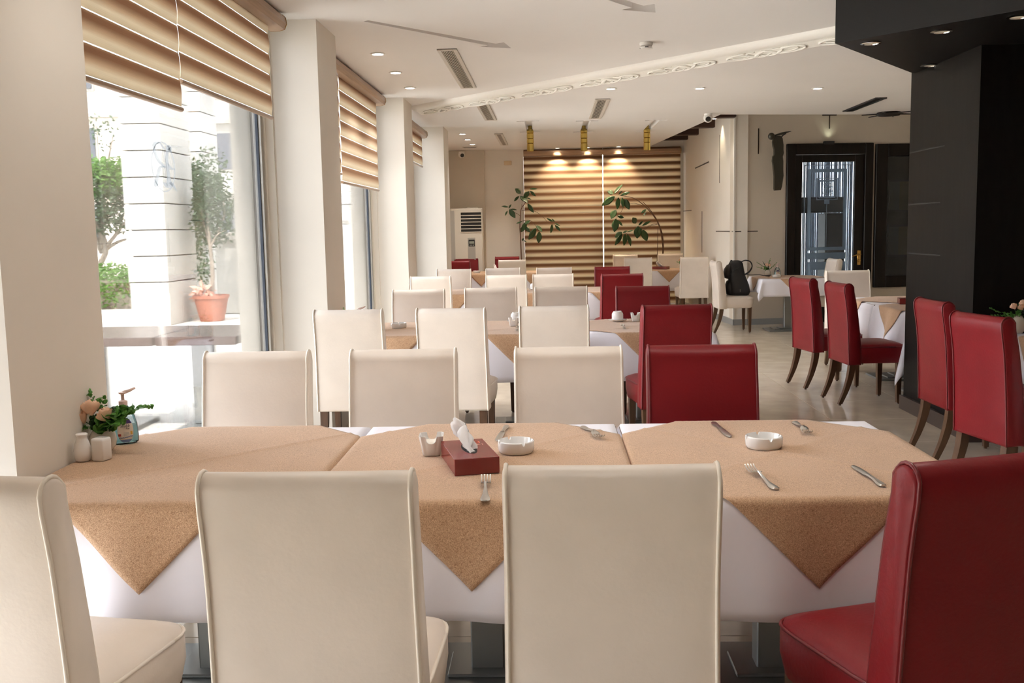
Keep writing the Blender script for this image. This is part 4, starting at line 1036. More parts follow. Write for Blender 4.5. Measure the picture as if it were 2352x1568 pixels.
def bouquet(x, y, label, sprigs, roses, z=ZI, sc=1.0, seed=1, vh=1.0):
    e = tag(empty('flower_vase', (x, y, z)), label, 'vase', 'small vases of artificial roses'); e.scale = (sc, sc, sc)
    MB().lathe([(0.016, 0), (0.028, 0.003), (0.041, 0.022), (0.045, 0.042 * vh), (0.041, 0.062 * vh), (0.030, 0.080 * vh), (0.021, 0.088 * vh), (0.022, 0.090 * vh), (0.018, 0.088 * vh), (0.016, 0.07), (0.002, 0.06)], 32).build('vase', 'ceramic_bone', e, 'all')
    for k, (path, lr, mm_) in enumerate(sprigs): link('sprig', sprig_mesh(path, lr, seed * 10 + k, mm_), e)
    for k, (px, py, pz, s_) in enumerate(roses):
        MB().tube(cr([(0, 0, 0.07), (px * 0.4, py * 0.4, pz * 0.55 + 0.02), (px, py, pz)], 4), 0.0014, 5).build('stem', 'stem_green', e)
        o = link('rose', ROSE[k % 3], e, (px, py, pz)); o.scale = (s_, s_, s_); o.rotation_euler = (R(-25 if py <= 0 else 10), R(20 * (1 if px > 0 else -1)), k)
    return e
def tissue_box(x, y, deg, label, z=ZI, text=True, sc=1.0):
    e = tag(empty('tissue_box', (x, y, z), R(deg)), label, 'tissue box', 'dark red tissue boxes'); e.scale = (sc, sc, sc * 0.82)
    MB().cbox(-0.069, 0.069, -0.135, 0.135, 0, 0.062, 0.0012).build('carton', 'tissue_card', e)
    MB().prism([(0.022 * math.cos(a) , 0.075 * math.sin(a)) for a in [k * 2 * PI / 20 for k in range(20)]], 0.0618, 0.0624).build('slot', 'vent_dark', e)
    # pulled-up tissue: two crumpled leaves
    rng = random.Random(7); rings = []
    for i in range(9):
        t_ = i / 8; row = []
        for j in range(11):
            s_ = -1 + 2 * j / 10
            wy = 0.052 * (1 - 0.35 * t_) ; yy = s_ * wy + 0.062 * t_ - 0.02
            xx = -0.028 * t_ ** 1.5 + 0.013 * math.sin(3.1 * s_ + 2.5 * t_) * (0.4 + t_) + 0.008 * math.sin(7 * s_ - 3 * t_)
            zz = 0.058 + 0.118 * t_ * (1 - 0.38 * abs(s_ + 0.25 - 0.5 * t_)) + 0.004 * math.sin(9 * s_)
            row.append(Vector((xx, yy, zz)))
        rings.append(row)
    m = MB(); m.loft(rings, False, False); m.loft([[v + Vector((0.012 + 0.006 * math.sin(i + k), -0.004, -0.010 - 0.002 * i)) for k, v in enumerate(r)] for i, r in enumerate(rings)], False, False)
    o = m.build('tissue', 'tissue_paper', e, 'all'); md = o.modifiers.new('t', 'SOLIDIFY'); md.thickness = 0.0006
    if text:
        Mt = Matrix.Translation((0.030, 0.085, 0.0622)) @ Matrix.Rotation(R(-90), 4, 'Z')
        text_mesh('IZSI', 0.026, 'print_orange', Mt, e, 'printed_word', 0.0002)
        m = MB()
        for k, (cx_, cy_) in enumerate(((0.010, 0.050), (0.022, 0.053), (0.034, 0.049), (0.016, 0.046), (0.040, 0.052))):
            m.lathe([(0.0001, 0.0622), (0.0052, 0.0622), (0.0052, 0.0624), (0.0001, 0.0624)], 10, (cx_, cy_, 0), True, 1.3, 0.7)
        m.box(0.048, 0.050, 0.074, 0.096, 0.0621, 0.0624).box(0.051, 0.0535, 0.040, 0.058, 0.0621, 0.0624)
        m.build('printed_mark', 'print_pale', e)
    return e
def soap_bottle(x, y, deg, label, z=ZI, sc=1.0, text=True):
    e = tag(empty('soap_bottle', (x, y, z), R(deg)), label, 'bottle', 'hand soap bottles'); e.scale = (sc, sc, sc)
    prof = [(0.040, 0.0), (0.046, 0.004), (0.047, 0.030), (0.044, 0.070), (0.036, 0.100), (0.024, 0.124), (0.014, 0.136), (0.013, 0.142)]
    MB().lathe(prof, 32, (0, 0, 0), True, 1.0, 0.62).build('body', 'bottle_clear', e, 'all')
    MB().lathe([(0.036, 0.004), (0.043, 0.007), (0.0435, 0.030), (0.0415, 0.066), (0.002, 0.066)], 32, (0, 0, 0), True, 1.0, 0.60).build('liquid', 'soap', e, 40)
    c = MB().lathe([(0.0155, 0.136), (0.0155, 0.152), (0.010, 0.155), (0.006, 0.156), (0.006, 0.176), (0.013, 0.178), (0.014, 0.184), (0.004, 0.187)], 20).build('pump', 'pump_pink', e, 40)
    MB().tube([(0.0, 0, 0.182), (0.022, 0, 0.187), (0.044, 0, 0.196)], [0.007, 0.006, 0.004], 8).build('spout', 'pump_pink', c, 'all')
    MB().tube([(0, 0, 0.136), (0.004, 0, 0.02)], 0.0025, 6).build('dip_tube', 'white_plastic', e)
    # label wrapped on the curved front
    def surf(s_, zz, lift=0.0006):
        for (r0, z0), (r1, z1) in zip(prof, prof[1:]):
            if z0 <= zz <= z1: r = r0 + (r1 - r0) * (zz - z0) / (z1 - z0); break
        return Vector(((r + lift) * math.sin(s_), -(r * 0.62 + lift) * math.cos(s_), zz))
    def patch(pts_fn, z0, z1, matn, name, par, lift=0.0006, n=10):
        rings = []
        for i in range(n + 1):
            zz = z0 + (z1 - z0) * i / n; a, b = pts_fn(zz); rings.append([surf(a + (b - a) * j / 8, zz, lift) for j in range(9)])
        m = MB(); m.loft(rings, False, False); return m.build(name, matn, par, 'all')
    hw = lambda zz: 0.62 * math.sqrt(max(0.0, 1 - ((zz - 0.050) / 0.046) ** 2))
    lab = patch(lambda zz: (-hw(zz), hw(zz)), 0.006, 0.094, 'label_white', 'label', e)
    if text:
        patch(lambda zz: (-hw(zz) * 0.99, hw(zz) * 0.99), 0.074, 0.0935, 'label_purple', 'label_cap', e, 0.0012)
        patch(lambda zz: (-hw(zz) * 0.99, hw(zz) * 0.99), 0.0065, 0.017, 'label_blue', 'label_foot', e, 0.0012)
        patch(lambda zz: (-0.56, -0.34), 0.030, 0.038, 'label_red', 'label_badge', e, 0.0012, 3)
        patch(lambda zz: (0.34, 0.50), 0.034, 0.046, 'label_gold', 'label_hand', e, 0.0012, 3)
        for k in range(3): patch(lambda zz: (-0.16, 0.22), 0.032 + 0.0045 * k, 0.0335 + 0.0045 * k, 'label_grey', 'label_line', e, 0.0012, 2)
        m = MB(); m.tube([surf(-0.5 + k * 0.1, 0.022 + 0.0022 * math.sin(k * 1.3) + 0.0006 * k, 0.0012) for k in range(11)], 0.0008, 5); m.tube([surf(-0.5 + k * 0.1, 0.022 - 0.0022 * math.sin(k * 1.3) + 0.0006 * k, 0.0012) for k in range(11)], 0.0008, 5)
        m.build('label_swirl', 'label_blue', e)
        Mt = Matrix(((1, 0, 0, -0.002), (0, 0, -1, -0.0298), (0, 1, 0, 0.062), (0, 0, 0, 1)))
        text_mesh('Shabb', 0.0135, 'label_ink', Mt, e, 'lettering', 0.0003, 0.2)
        text_mesh('Fas', 0.010, 'label_ink', Matrix.Translation((0.009, 0, -0.0085)) @ Mt, e, 'lettering', 0.0003, 0.2)
    return e
# ---- front table
shaker_bottle(-1.557, 3.125, 'white bottle shaped pepper shaker against the near pier')
shaker_cube(-1.498, 3.135, 'white square salt shaker in front of the vase')
bouquet(-1.550, 3.262, 'bone coloured vase with peach roses and eucalyptus on the front table',
  [([(0, 0, 0.07), (0.02, -0.01, 0.11), (0.07, -0.02, 0.135), (0.12, -0.03, 0.150), (0.19, -0.04, 0.165)], 0.021, 'leaf_green'), ([(0, 0, 0.07), (0.03, -0.02, 0.115), (0.07, -0.03, 0.145), (0.095, -0.03, 0.155)], 0.024, 'leaf_green'), ([(0, 0, 0.07), (0.03, -0.03, 0.10), (0.07, -0.04, 0.115), (0.10, -0.04, 0.12)], 0.022, 'leaf_green'), ([(0, 0, 0.07), (0.03, 0.01, 0.11), (0.09, 0.0, 0.14), (0.125, -0.01, 0.145)], 0.0196, 'leaf_green'),
   ([(0, 0, 0.07), (-0.02, -0.01, 0.085), (-0.06, -0.03, 0.095), (-0.108, -0.03, 0.098)], 0.0162, 'leaf_green'), ([(0, 0, 0.07), (-0.01, 0.01, 0.13), (-0.03, 0.01, 0.18), (-0.055, 0.02, 0.215)], 0.0135, 'leaf_green'),
   ([(0, 0, 0.07), (0.02, -0.01, 0.10), (0.035, -0.02, 0.13), (0.05, -0.02, 0.15)], 0.0189, 'leaf_dark'), ([(0, 0, 0.06), (-0.01, -0.02, 0.10), (-0.02, -0.03, 0.13)], 0.0175, 'leaf_dark'), ([(0, 0, 0.07), (0.0, 0.0, 0.14), (0.005, 0.01, 0.195)], 0.0175, 'leaf_green'), ([(0, 0, 0.07), (0.015, -0.02, 0.09), (0.04, -0.03, 0.105)], 0.0175, 'leaf_dark')],
  [(-0.022, -0.03, 0.150, 1.55), (-0.056, -0.03, 0.120, 1.5), (0.030, -0.03, 0.125, 1.45)], seed=1)
soap_bottle(-1.535, 3.40, 30, 'clear pump bottle of blue soap beside the front vase')
dish(-0.40, 3.165, 4, 'white square sugar dish beside the tissue box')
tissue_box(-0.264, 3.02, 15, 'dark red tissue box on the front table')
ashtray(-0.122, 3.19, 25, 'white round ashtray right of the tissue box')
ashtray(0.70, 3.22, 8, 'white round ashtray on the aisle end of the front table')
fork(-0.186, 2.585, 3, 'fork lying in front of the tissue box')
knife(-0.172, 3.60, 175, 'knife behind the ashtray beside the tissue box')
fork(0.112, 3.58, -166, 'fork on the far edge of the front table, middle')
knife(0.60, 3.62, -176, 'knife on the far edge of the front table, left of the ashtray')
fork(0.90, 3.62, 178, 'fork on the far edge of the front table, right of the ashtray')
fork(0.618, 2.68, 7, 'fork on the near side below the right ashtray')
knife(0.918, 2.70, 2, 'knife on the near side beside the large red chair')
# ---- second table
ashtray(-1.17, 7.46, 10, 'white ashtray on the second table near the window')
dish(-0.285, 7.47, 0, 'white square dish in the middle of the second table')
cup(-0.275, 7.76, 'upturned cup behind the white dish')
cup(0.525, 7.71, 'upturned cup in front of the dark red chair')
fork(0.535, 7.12, 0, 'fork on the second table near the upturned cup')
fork(-0.25, 7.10, 0, 'fork lying below the white dish on the second table')
dish(0.665, 7.70, 0, 'small white dish half hidden by the red chair, second table', False)
small = [([(0, 0, 0.07), (0.0, 0, 0.15), (-0.008, 0, 0.20)], 0.009, 'leaf_green'), ([(0, 0, 0.07), (0.04, 0, 0.11), (0.09, 0, 0.13)], 0.011, 'leaf_green'), ([(0, 0, 0.07), (-0.04, 0, 0.11), (-0.08, 0, 0.12)], 0.011, 'leaf_green'), ([(0, 0, 0.07), (0.01, 0, 0.12), (0.02, 0, 0.14)], 0.014, 'leaf_dark'), ([(0, 0, 0.07), (-0.02, -0.02, 0.11), (-0.03, -0.02, 0.13)], 0.014, 'leaf_green')]
bouquet(-1.505, 7.06, 'vase with peach roses on the second table, beside the pier', small, [(-0.05, -0.01, 0.135, 1.1), (0.045, -0.01, 0.140, 1.15), (0.065, -0.01, 0.125, 1.1)], seed=2)
soap_bottle(-1.40, 7.10, 20, 'soap bottle behind the chair at the second table', text=False)
bouquet(-1.52, 11.62, 'vase with greenery and roses on the third table by the pier', small, [(0.03, -0.01, 0.135, 1.2), (0.065, -0.01, 0.130, 1.1)], seed=3)
ashtray(-0.40, 11.85, 0, 'white ashtray on the third table between the chairs')
cup(-0.20, 11.95, 'upturned cup on the third table')
# ---- far and right tables
tissue_box(-0.95, 17.2, 0, 'tissue box on the far left table', text=False)
ashtray(-1.28, 17.05, 0, 'white ashtray on the far left table')
tissue_box(1.93, 17.2, 60, 'small tissue box on the far right table', text=False)
bouquet(2.30, 17.35, 'vase with roses on the far table behind the pale chair', small, [(-0.02, -0.01, 0.14, 1.1), (0.05, 0, 0.13, 1.1)], seed=4)
bouquet(3.10, 14.12, 'white vase with roses on the table beside the backpack',
  [([(0, 0, 0.07), (0.01, 0, 0.15), (0.035, 0, 0.24)], 0.010, 'leaf_green'), ([(0, 0, 0.07), (-0.05, 0, 0.13), (-0.15, 0, 0.20)], 0.010, 'leaf_green'), ([(0, 0, 0.07), (-0.06, 0, 0.11), (-0.15, 0, 0.13)], 0.010, 'leaf_green'), ([(0, 0, 0.07), (0.05, 0, 0.12), (0.13, 0, 0.19)], 0.010, 'leaf_green'), ([(0, 0, 0.07), (-0.03, 0, 0.14), (-0.07, 0, 0.21)], 0.011, 'leaf_dark'), ([(0, 0, 0.07), (0.0, -0.02, 0.12), (0.02, -0.02, 0.15)], 0.014, 'leaf_dark'), ([(0, 0, 0.07), (-0.02, -0.02, 0.11), (-0.06, -0.02, 0.14)], 0.014, 'leaf_green')],
  [(-0.015, -0.02, 0.155, 1.15), (0.022, -0.02, 0.145, 1.15)], seed=5, sc=1.05)
soap_bottle(3.215, 14.02, 5, 'soap bottle behind the white ashtray, by the backpack')
ashtray(3.165, 13.84, 20, 'white ashtray on the table with the backpack strap')
ashtray(3.42, 9.35, 0, 'white ashtray beside the black column on the right table', z=ZI)
tissue_box(3.28, 8.95, 80, 'dark red tissue box beside the black column', text=False)
bouquet(3.025, 6.44, 'glossy white vase with roses at the right edge',
  [([(0, 0, 0.09), (-0.04, 0, 0.12), (-0.11, 0, 0.135), (-0.17, 0, 0.160)], 0.011, 'leaf_green'), ([(0, 0, 0.09), (-0.05, 0, 0.11), (-0.10, 0, 0.115), (-0.165, 0, 0.118)], 0.010, 'leaf_green'), ([(0, 0, 0.09), (0.0, -0.01, 0.14), (0.01, 0, 0.18)], 0.013, 'leaf_green'), ([(0, 0, 0.09), (0.03, -0.01, 0.14), (0.08, 0, 0.19)], 0.013, 'leaf_dark'), ([(0, 0, 0.09), (-0.01, -0.02, 0.12), (0.0, -0.02, 0.145)], 0.014, 'leaf_green'), ([(0, 0, 0.09), (0.05, 0, 0.12), (0.09, 0, 0.13)], 0.013, 'leaf_dark')],
  [(-0.035, -0.02, 0.165, 1.1), (0.02, -0.02, 0.185, 1.1), (0.005, -0.03, 0.16, 1.1)], seed=6, vh=1.25, sc=1.05)
tissue_box(3.20, 6.20, 20, 'dark red tissue box beside the vase at the right edge', text=False)

# ================================================================== BACKPACK
e = tag(empty('backpack', (2.62, 13.90, 0.506), R(-4)), 'black backpack sitting on the cream chair', 'backpack')
def blob(prof, k=0.45, n=28):
    rings = []
    for z, cx_, hx, hy in prof:
        rings.append([Vector((cx_ + hx * math.copysign(abs(math.cos(a)) ** k, math.cos(a)), hy * math.copysign(abs(math.sin(a)) ** k, math.sin(a)), z)) for a in [2 * PI * i / n for i in range(n)]])
    return rings
MB().loft(blob([(0.0, 0.03, 0.10, 0.10), (0.012, 0.03, 0.135, 0.13), (0.06, 0.035, 0.15, 0.145), (0.16, 0.025, 0.14, 0.15), (0.28, 0.0, 0.115, 0.15), (0.38, -0.01, 0.105, 0.14), (0.45, -0.012, 0.095, 0.12), (0.485, -0.012, 0.075, 0.09), (0.495, -0.012, 0.04, 0.05)], 0.6)).build('body', 'bag_black', e, 'all')
MB().loft(blob([(0.24, -0.105, 0.03, 0.07), (0.25, -0.115, 0.05, 0.10), (0.31, -0.125, 0.06, 0.115), (0.38, -0.115, 0.055, 0.11), (0.43, -0.095, 0.04, 0.085), (0.445, -0.085, 0.02, 0.05)], 0.7)).build('front_pocket', 'bag_black', e, 'all')
MB().loft(blob([(0.02, -0.085, 0.05, 0.10), (0.04, -0.095, 0.06, 0.115), (0.12, -0.10, 0.065, 0.12), (0.20, -0.09, 0.05, 0.11), (0.225, -0.08, 0.03, 0.07)], 0.7)).build('lower_pocket', 'bag_black', e, 'all')
MB().tube(cr([(-0.07, 0, 0.43), (-0.085, 0, 0.47), (-0.075, 0, 0.495), (-0.055, 0, 0.48)], 5), 0.014, 8, True, 0.6).build('grab_handle', 'bag_black', e, 'all')
MB().tube(cr([(0.05, -0.05, 0.47), (0.11, -0.06, 0.495), (0.18, -0.06, 0.475), (0.205, -0.06, 0.41), (0.17, -0.06, 0.34), (0.10, -0.05, 0.29), (0.08, -0.04, 0.24)], 6), [0.024] * 20 + [0.03] * 17, 8, True, 0.35).build('shoulder_strap', 'bag_black', e, 'all')
MB().tube(cr([(0.12, -0.08, 0.30), (0.20, -0.09, 0.292), (0.28, -0.10, 0.298), (0.36, -0.12, 0.283), (0.46, -0.13, 0.288)], 5), 0.012, 8, True, 0.4).build('loose_strap', 'bag_black', e, 'all')
MB().tube(cr([(-0.10, -0.115, 0.30), (-0.06, -0.147, 0.36), (0.02, -0.142, 0.40)], 5), 0.004, 6).build('zip', 'black_plastic', e)
MB().box(0.03, 0.036, -0.152, -0.146, 0.06, 0.10).build('zip_puller', 'steel', e)

# ================================================================== WALL SCULPTURE BESIDE THE DOOR
e = tag(empty('wall_sculpture', (0, 0, 0)), 'dark abstract standing figure hung on a scroll bracket beside the door', 'sculpture')
e.matrix_world = Md @ Matrix.Translation((0.665, -0.26, 1.98))
S1 = 0.00059     # crop units to metres
q = lambda x, y: ((x - 610) * S1, (1510 - y) * S1)
body = [q(*p_) for p_ in ((330, 185), (460, 180), (520, 240), (545, 400), (545, 520), (555, 600), (530, 690), (545, 800), (545, 1000), (555, 1150), (520, 1410), (490, 1500), (340, 1508), (325, 1460), (325, 1150), (290, 860), (275, 790), (285, 680), (318, 640), (318, 510), (290, 430), (275, 330), (290, 260))]
Mx = Matrix(((1, 0, 0, 0), (0, 0, 1, -0.02), (0, 1, 0, 0), (0, 0, 0, 1)))
MB().prism(body, -0.025, 0.025, Mx).build('body', 'sculpture', e)
MB().lathe([(0.002, -0.05)] + [(0.05 * math.cos(R(a)), 0.05 * math.sin(R(a))) for a in range(-75, 80, 15)] + [(0.002, 0.05)], 20).build('head', 'sculpture', e, 'all', (q(250, 190)[0], -0.02, q(250, 190)[1]))
rod = [(q(330, 170)[0], -0.02, q(330, 170)[1]), (q(520, 125)[0], -0.02, q(520, 125)[1]), (q(640, 95)[0], -0.02, q(640, 95)[1]), (q(750, 72)[0], -0.02, q(750, 72)[1])]
MB().tube(rod, [0.010, 0.016, 0.010, 0.004], 8).build('arm', 'sculpture', e, 'all')
MB().tube([(x, y + 0.14 * min(1, i / 10), z) for i, (x, y, z) in enumerate(cr([(*[q(630, 120)[0], 0.0, q(630, 120)[1]],), (q(565, 200)[0], 0.0, q(565, 200)[1]), (q(585, 420)[0], 0.0, q(585, 420)[1]), (q(590, 620)[0], 0, q(590, 620)[1]), (q(550, 800)[0], 0, q(550, 800)[1]), (q(540, 1000)[0], 0, q(540, 1000)[1]), (q(580, 1140)[0], 0, q(580, 1140)[1]), (q(625, 1060)[0], 0, q(625, 1060)[1]), (q(600, 900)[0], 0, q(600, 900)[1]), (q(572, 960)[0], 0, q(572, 960)[1])], 5))], 0.010, 8).build('scroll_bracket', 'iron', e, 'all')
MB().box(-0.07, -0.03, 0.02, 0.26, 0.60, 0.63).build('wall_fixing', 'iron', e)

# ================================================================== ROOM BEYOND THE DOOR
e = tag(empty('string_curtain'), 'pale string curtain seen through the glazed door', 'curtain'); e.matrix_world = Md @ Matrix.Translation((0, 2.6, 0))
rng = random.Random(4); st_me = MB().box(-0.0083, 0.0083, -0.002, 0.002, 0, 2.95).mesh('string', 'curtain_string')
for k in range(96):
    link('string', st_me, e, (1.72 + k * 0.0165 + rng.uniform(-0.004, 0.004), rng.uniform(-0.02, 0.02), 0.15))
MB().box(1.68, 3.35, -0.02, 0.02, 3.1, 3.14).build('curtain_rod', 'iron', e)
for (s0, s1, y, z0, z1), lb in zip(((1.66, 2.42, 1.6, 1.67, 1.93), (1.97, 2.30, 1.3, 0.0, 1.66)), ('black shelf unit hanging behind the door glass', 'tall black cabinet behind the door glass')):
    c = tag(empty('dark_cabinet'), lb, 'cabinet'); c.matrix_world = Md
    MB().cbox(s0, s1, y, y + 0.3, z0, z1, 0.01).build('carcass', 'black_plastic', c)
    MB().cbox(s0 + 0.02, s1 - 0.02, y - 0.015, y, z0 + 0.02, z1 - 0.02, 0.004).build('front', 'glass_dark', c)
for k, z in enumerate((1.65, 0.95)):
    c = tag(empty('picture_frame'), 'dim framed picture behind the dark glass, %s' % ('upper' if k == 0 else 'lower'), 'picture'); c.matrix_world = Md
    MB().box(2.66, 3.25, 0.56, 0.59, z, z + 0.5).build('frame', 'black_plastic', c); MB().box(2.68, 2.84, 0.545, 0.56, z + 0.03, z + 0.47).build('mount', 'picture_pale', c); MB().box(2.84, 3.23, 0.545, 0.56, z + 0.03, z + 0.47).build('print', 'picture_yellow', c)

# ================================================================== OUTSIDE
gd = struct(MB().box(-60, -2.0, -25, 60, -0.16, -0.015).box(-2.0, 60, 19.0, 60, -0.16, -0.015).box(-2.0, 60, -25, -4.2, -0.16, -0.015).build('floor', 'paving'), 'bright paved terrace outside the windows')
# outdoor tables
for k, (xa, xb, lb) in enumerate(((-2.93, -2.32, 'dark outdoor table beyond the front window, right one'), (-4.05, -2.945, 'dark outdoor table beyond the front window, left one'))):
    e = tag(empty('outdoor_table', ((xa + xb) / 2, 7.55, 0)), lb, 'table', 'dark outdoor tables')
    hx = (xb - xa) / 2
    MB().cbox(-hx, hx, -0.46, 0.46, 0.685, 0.75, 0.006).build('tabletop', 'outdoor_top', e)
    MB().cbox(-0.19, -0.02, -0.05, 0.05, 0.02, 0.685, 0.004).build('pedestal', 'table_steel', e)
    MB().cbox(-0.26, 0.26, -0.3, 0.3, -0.014, 0.02, 0.004).build('base_plate', 'table_steel', e)
# stone pillars, course by course
def stone_pillar(x0, x1, y0, y1, label, h=4.6, ch=0.42, matn='stone_white', start=0.75):
    e = tag(empty('stone_pillar', ((x0 + x1) / 2, (y0 + y1) / 2, -0.015)), label, 'pillar', 'stone pillars of the terrace')
    hx, hy = (x1 - x0) / 2, (y1 - y0) / 2
    MB().box(-hx + 0.06, hx - 0.06, -hy + 0.06, hy - 0.06, 0, h).build('core', 'stone', e)
    me0 = MB().cbox(-hx, hx, -hy, hy, 0, start - 0.018, 0.006).mesh('stone_block', matn)
    link('stone_block', me0, e)
    me1 = MB().cbox(-hx - 0.012, hx + 0.012, -hy - 0.012, hy + 0.012, 0, ch - 0.018, 0.006).mesh('stone_block', matn)
    z = start
    while z + ch < h:
        link('stone_block', me1, e, (0, 0, z)); z += ch
stone_pillar(-7.12, -6.46, 16.35, 17.7, 'tall pale stone pillar outside the front window', 6.4, 0.44)
stone_pillar(-8.35, -7.75, 22.0, 23.0, 'further stone pillar behind the potted tree', 6.4, 0.44)
stone_pillar(-4.9, -4.2, 24.0, 25.0, 'distant stone pillar seen through the second window', 5.5, 0.44)
# ledge and moulded bracket beside the pot
w = struct(MB().box(-6.4, -3.2, 18.6, 19.2, 0, 1.55).build('wall_front', 'stone_white'), 'white garden wall behind the pot')
MB().cbox(-6.45, -5.75, 18.45, 18.6, 1.40, 1.55, 0.01).build('coping', 'stone', w)
br = tag(empty('moulded_bracket', (-5.25, 17.6, 0)), 'moulded stone ledge bracket beyond the front window', 'bracket')
for k, (a, z0, z1) in enumerate(((0.30, 1.28, 1.38), (0.24, 1.18, 1.28), (0.16, 1.06, 1.18), (0.10, 0.84, 1.06))):
    MB().cbox(-a, 0.6, -0.2, 0.2, z0, z1, 0.012).build('moulding', 'stone', br)
MB().cbox(-0.02, 0.6, -0.18, 0.18, -0.01, 0.84, 0.012).build('base', 'stone_white', br)
# potted tree
def leaf_cloud(name, center, rad, n, size, m, parent, seed, squash=(1, 1, 1)):
    rng = random.Random(seed); mb = MB(); V = []; F = []
    for k in range(n):
        while True:
            p_ = Vector((rng.uniform(-1, 1), rng.uniform(-1, 1), rng.uniform(-1, 1)))
            if 0.15 < p_.length < 1: break
        p_ = Vector((p_.x * rad * squash[0], p_.y * rad * squash[1], p_.z * rad * squash[2])) + Vector(center)
        d = Vector((rng.uniform(-1, 1), rng.uniform(-1, 1), rng.uniform(-1, 0.6))).normalized(); a = Vector((rng.uniform(-1, 1), rng.uniform(-1, 1), rng.uniform(-1, 1)))
        x = d.cross(a).normalized(); s_ = size * rng.uniform(0.7, 1.3); nn = x.cross(d)
        b = len(V)
        V += [p_, p_ + d * s_ * 0.5 + x * s_ * 0.24 + nn * s_ * 0.06, p_ + d * s_, p_ + d * s_ * 0.5 - x * s_ * 0.24 + nn * s_ * 0.06]; F += [(b, b + 1, b + 2, b + 3)]
    me = bpy.data.meshes.new(name); me.from_pydata([tuple(v) for v in V], [], F); me.materials.append(MATS[m]); me.update()
    return link(name, me, parent)
def twig_set(base, tips, r0, parent, m='bark'):
    for k, tp in enumerate(tips):
        mid = (Vector(base) * 0.45 + Vector(tp) * 0.55) + Vector((0.1 * math.sin(k * 2.1), 0.1 * math.cos(k), 0.05))
        MB().tube(cr([tuple(base), tuple(mid), tuple(tp)], 5), [r0 * (1 - 0.8 * i / 10) for i in range(11)], 6).build('branch', m, parent, 'all')
e = tag(empty('potted_tree', (-6.02, 17.15, -0.015)), 'small tree in a large terracotta pot on the terrace', 'potted tree')
MB().lathe([(0.20, 0), (0.21, 0.01), (0.285, 0.36), (0.285, 0.40), (0.315, 0.405), (0.315, 0.46), (0.29, 0.46), (0.28, 0.42), (0.002, 0.42)], 32).build('pot', 'terracotta', e, 30)
MB().tube(cr([(0.02, 0, 0.42), (0.05, 0, 0.9), (0.03, 0, 1.35), (0.0, 0.05, 1.9)], 5), [0.045 - 0.0015 * i for i in range(16)], 8).build('trunk', 'bark', e, 'all')
twig_set((0.03, 0, 1.3), [(-0.25, 0.2, 1.9), (0.25, 0.2, 2.1), (-0.1, 0.3, 2.4), (0.3, 0.1, 1.6)], 0.022, e)
leaf_cloud('foliage', (0.04, 0.25, 1.95), 0.50, 1500, 0.085, 'tree_leaf', e, 11, (0.78, 0.9, 1.35))
leaf_cloud('foliage', (0.15, 0.0, 2.65), 0.45, 260, 0.075, 'tree_leaf', e, 12, (0.7, 0.7, 1.0))
leaf_cloud('dry_leaves', (-0.14, -0.08, 0.52), 0.16, 60, 0.16, 'print_pale', e, 13, (1, 1, 0.6))
# shrubs and trees behind the pillars
e = tag(empty('garden_tree', (-9.7, 20.3, -0.015)), 'leafy garden tree left of the stone pillar', 'tree')
MB().tube(cr([(0.25, 0, 0), (0.2, 0, 0.8), (0.4, 0, 1.3), (0.2, 0, 1.9)], 5), [0.085 - 0.003 * i for i in range(16)], 8).build('trunk', 'bark', e, 'all')
twig_set((0.3, 0, 1.2), [(1.0, -0.2, 1.9), (-0.5, 0.1, 2.2), (0.4, 0.2, 2.6), (0.9, 0.3, 1.5), (-0.6, 0, 3.3), (0.7, 0, 3.6)], 0.05, e)
leaf_cloud('foliage', (0.2, 0.0, 2.35), 1.05, 5200, 0.10, 'tree_leaf', e, 21, (1.1, 0.9, 0.78))
leaf_cloud('foliage', (0.6, -0.2, 2.75), 0.7, 2200, 0.10, 'hedge_leaf', e, 22, (1.0, 0.9, 0.6))
leaf_cloud('foliage', (0.2, 0.0, 3.7), 0.6, 170, 0.09, 'tree_leaf', e, 23, (1.3, 0.7, 0.7))
e = tag(empty('garden_tree', (-8.2, 21.0, -0.015)), 'grey green tree between the two stone pillars', 'tree')
MB().tube(cr([(0.2, 0, 0), (0.1, 0, 1.0), (0.3, 0, 2.0)], 5), [0.07 - 0.003 * i for i in range(11)], 8).build('trunk', 'bark', e, 'all')
twig_set((0.2, 0, 1.2), [(0.9, 0, 2.2), (-0.4, 0, 2.3), (0.6, 0, 1.7)], 0.04, e)
leaf_cloud('foliage', (0.3, 0.0, 2.35), 1.0, 3000, 0.11, 'tree_leaf', e, 31, (0.9, 0.9, 0.85))
leaf_cloud('foliage', (0.5, 0.0, 1.0), 0.6, 500, 0.11, 'tree_leaf', e, 32, (0.8, 0.8, 1.0))
e = tag(empty('garden_hedge', (-8.9, 18.6, -0.015)), 'bright green clipped hedge left of the stone pillar', 'hedge')
leaf_cloud('foliage', (0, 0.0, 0.55), 1.0, 7500, 0.085, 'hedge_leaf', e, 41, (1.7, 0.7, 0.50))
leaf_cloud('foliage', (1.3, 0.1, 1.05), 0.35, 300, 0.08, 'tree_leaf', e, 42, (1.0, 0.7, 0.6))
MB().box(-1.8, 1.8, -0.5, 0.5, 0.0, 0.16).build('planter_kerb', 'stone_white', e)
MB().box(-1.5, 1.5, -0.35, 0.35, 0.16, 0.7).build('twig_core', 'bark', e)
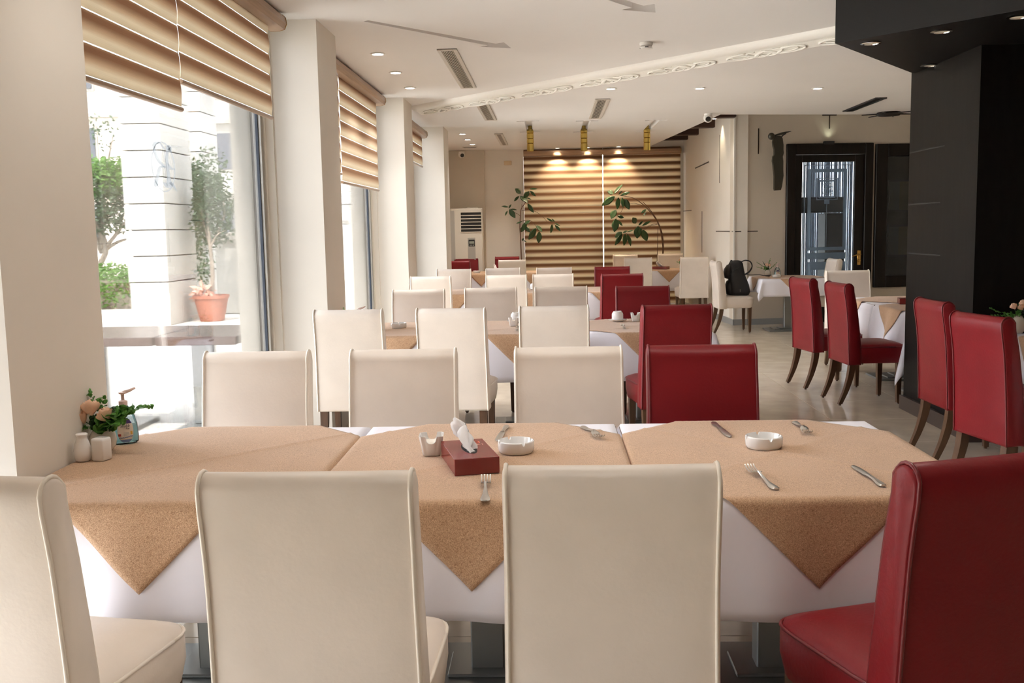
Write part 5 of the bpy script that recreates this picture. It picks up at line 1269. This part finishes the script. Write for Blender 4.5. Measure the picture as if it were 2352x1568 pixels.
# wire fence behind the garden
e = tag(empty('wire_fence', (-9.0, 24.0, 0)), 'wire mesh fence behind the garden trees', 'fence')
for k in range(6): MB().tube([(-4.5 + k * 1.9, 0, -0.01), (-4.5 + k * 1.9, 0, 2.2)], 0.03, 6).build('post', 'wire', e)
MB().tube([(-4.6, 0, 2.2), (6.0, 0, 2.2)], 0.04, 6).build('rail', 'wire', e)
m = MB()
for k in range(110):
    x = -4.5 + k * 0.1
    for sg in (-1, 1):
        xa, xb = (x, x + 2.1 * sg * 0.6)
        m.box(-0.003, 0.003, -0.002, 0.002, 0, 2.44, Matrix.Translation((xa, 0, 0.05)) @ Matrix.Rotation(sg * R(31), 4, 'Y'))
o = m.build('mesh', 'wire', e); o['kind'] = 'stuff'
# houses across the street
def house(x, y, w_, h_, label, m_, rows, cols, rz=0, shut=False):
    e = tag(empty('house', (x, y, -0.015), R(rz)), label, 'house', 'houses across the street')
    MB().box(0, w_, 0, 6, 0, h_).build('wall', m_, e)
    for i in range(rows):
        for j in range(cols):
            wx = 0.9 + j * (w_ - 1.2) / cols; wz = 1.2 + i * 2.9
            f = MB().box(wx, wx + 1.0, -0.06, 0.0, wz, wz + 1.6).build('window', 'stone', e); MB().box(wx + 0.08, wx + 0.92, -0.09, -0.06, wz + 0.08, wz + 1.52).build('pane', 'window_far', f)
    for i in range(rows): MB().box(-0.1, w_ + 0.1, -0.25, 0, 0.2 + (i + 1) * 2.9, 0.35 + (i + 1) * 2.9).build('string_course', 'stone', e)
    MB().box(-0.2, w_ + 0.2, -0.4, 6.2, h_, h_ + 0.25).build('cornice', 'stone', e)
house(-27, 37, 12, 11, 'pale house across the street, left', 'render_pink', 3, 4)
house(-14.5, 40, 11, 12, 'pale house across the street, behind the pillars', 'stone_white', 3, 4)
house(-3.2, 42, 14, 9, 'low pale building across the street, right', 'render_pink', 2, 5)
e = tag(empty('roller_shutter', (-6.8, 29.0, 0)), 'corrugated white shutter screen seen through the second window', 'shutter')
for k in range(34): MB().cbox(0, 4.6, -0.02, 0.02, 0.75 + k * 0.1, 0.845 + k * 0.1, 0.012).build('slat', 'shutter', e)
MB().cbox(-0.1, 4.7, -0.05, 0.05, 1.75, 1.87, 0.01).cbox(-0.1, 0.0, -0.05, 0.05, -0.01, 4.2, 0.01).cbox(4.6, 4.7, -0.05, 0.05, -0.01, 4.2, 0.01).build('frame', 'frame_alu', e)
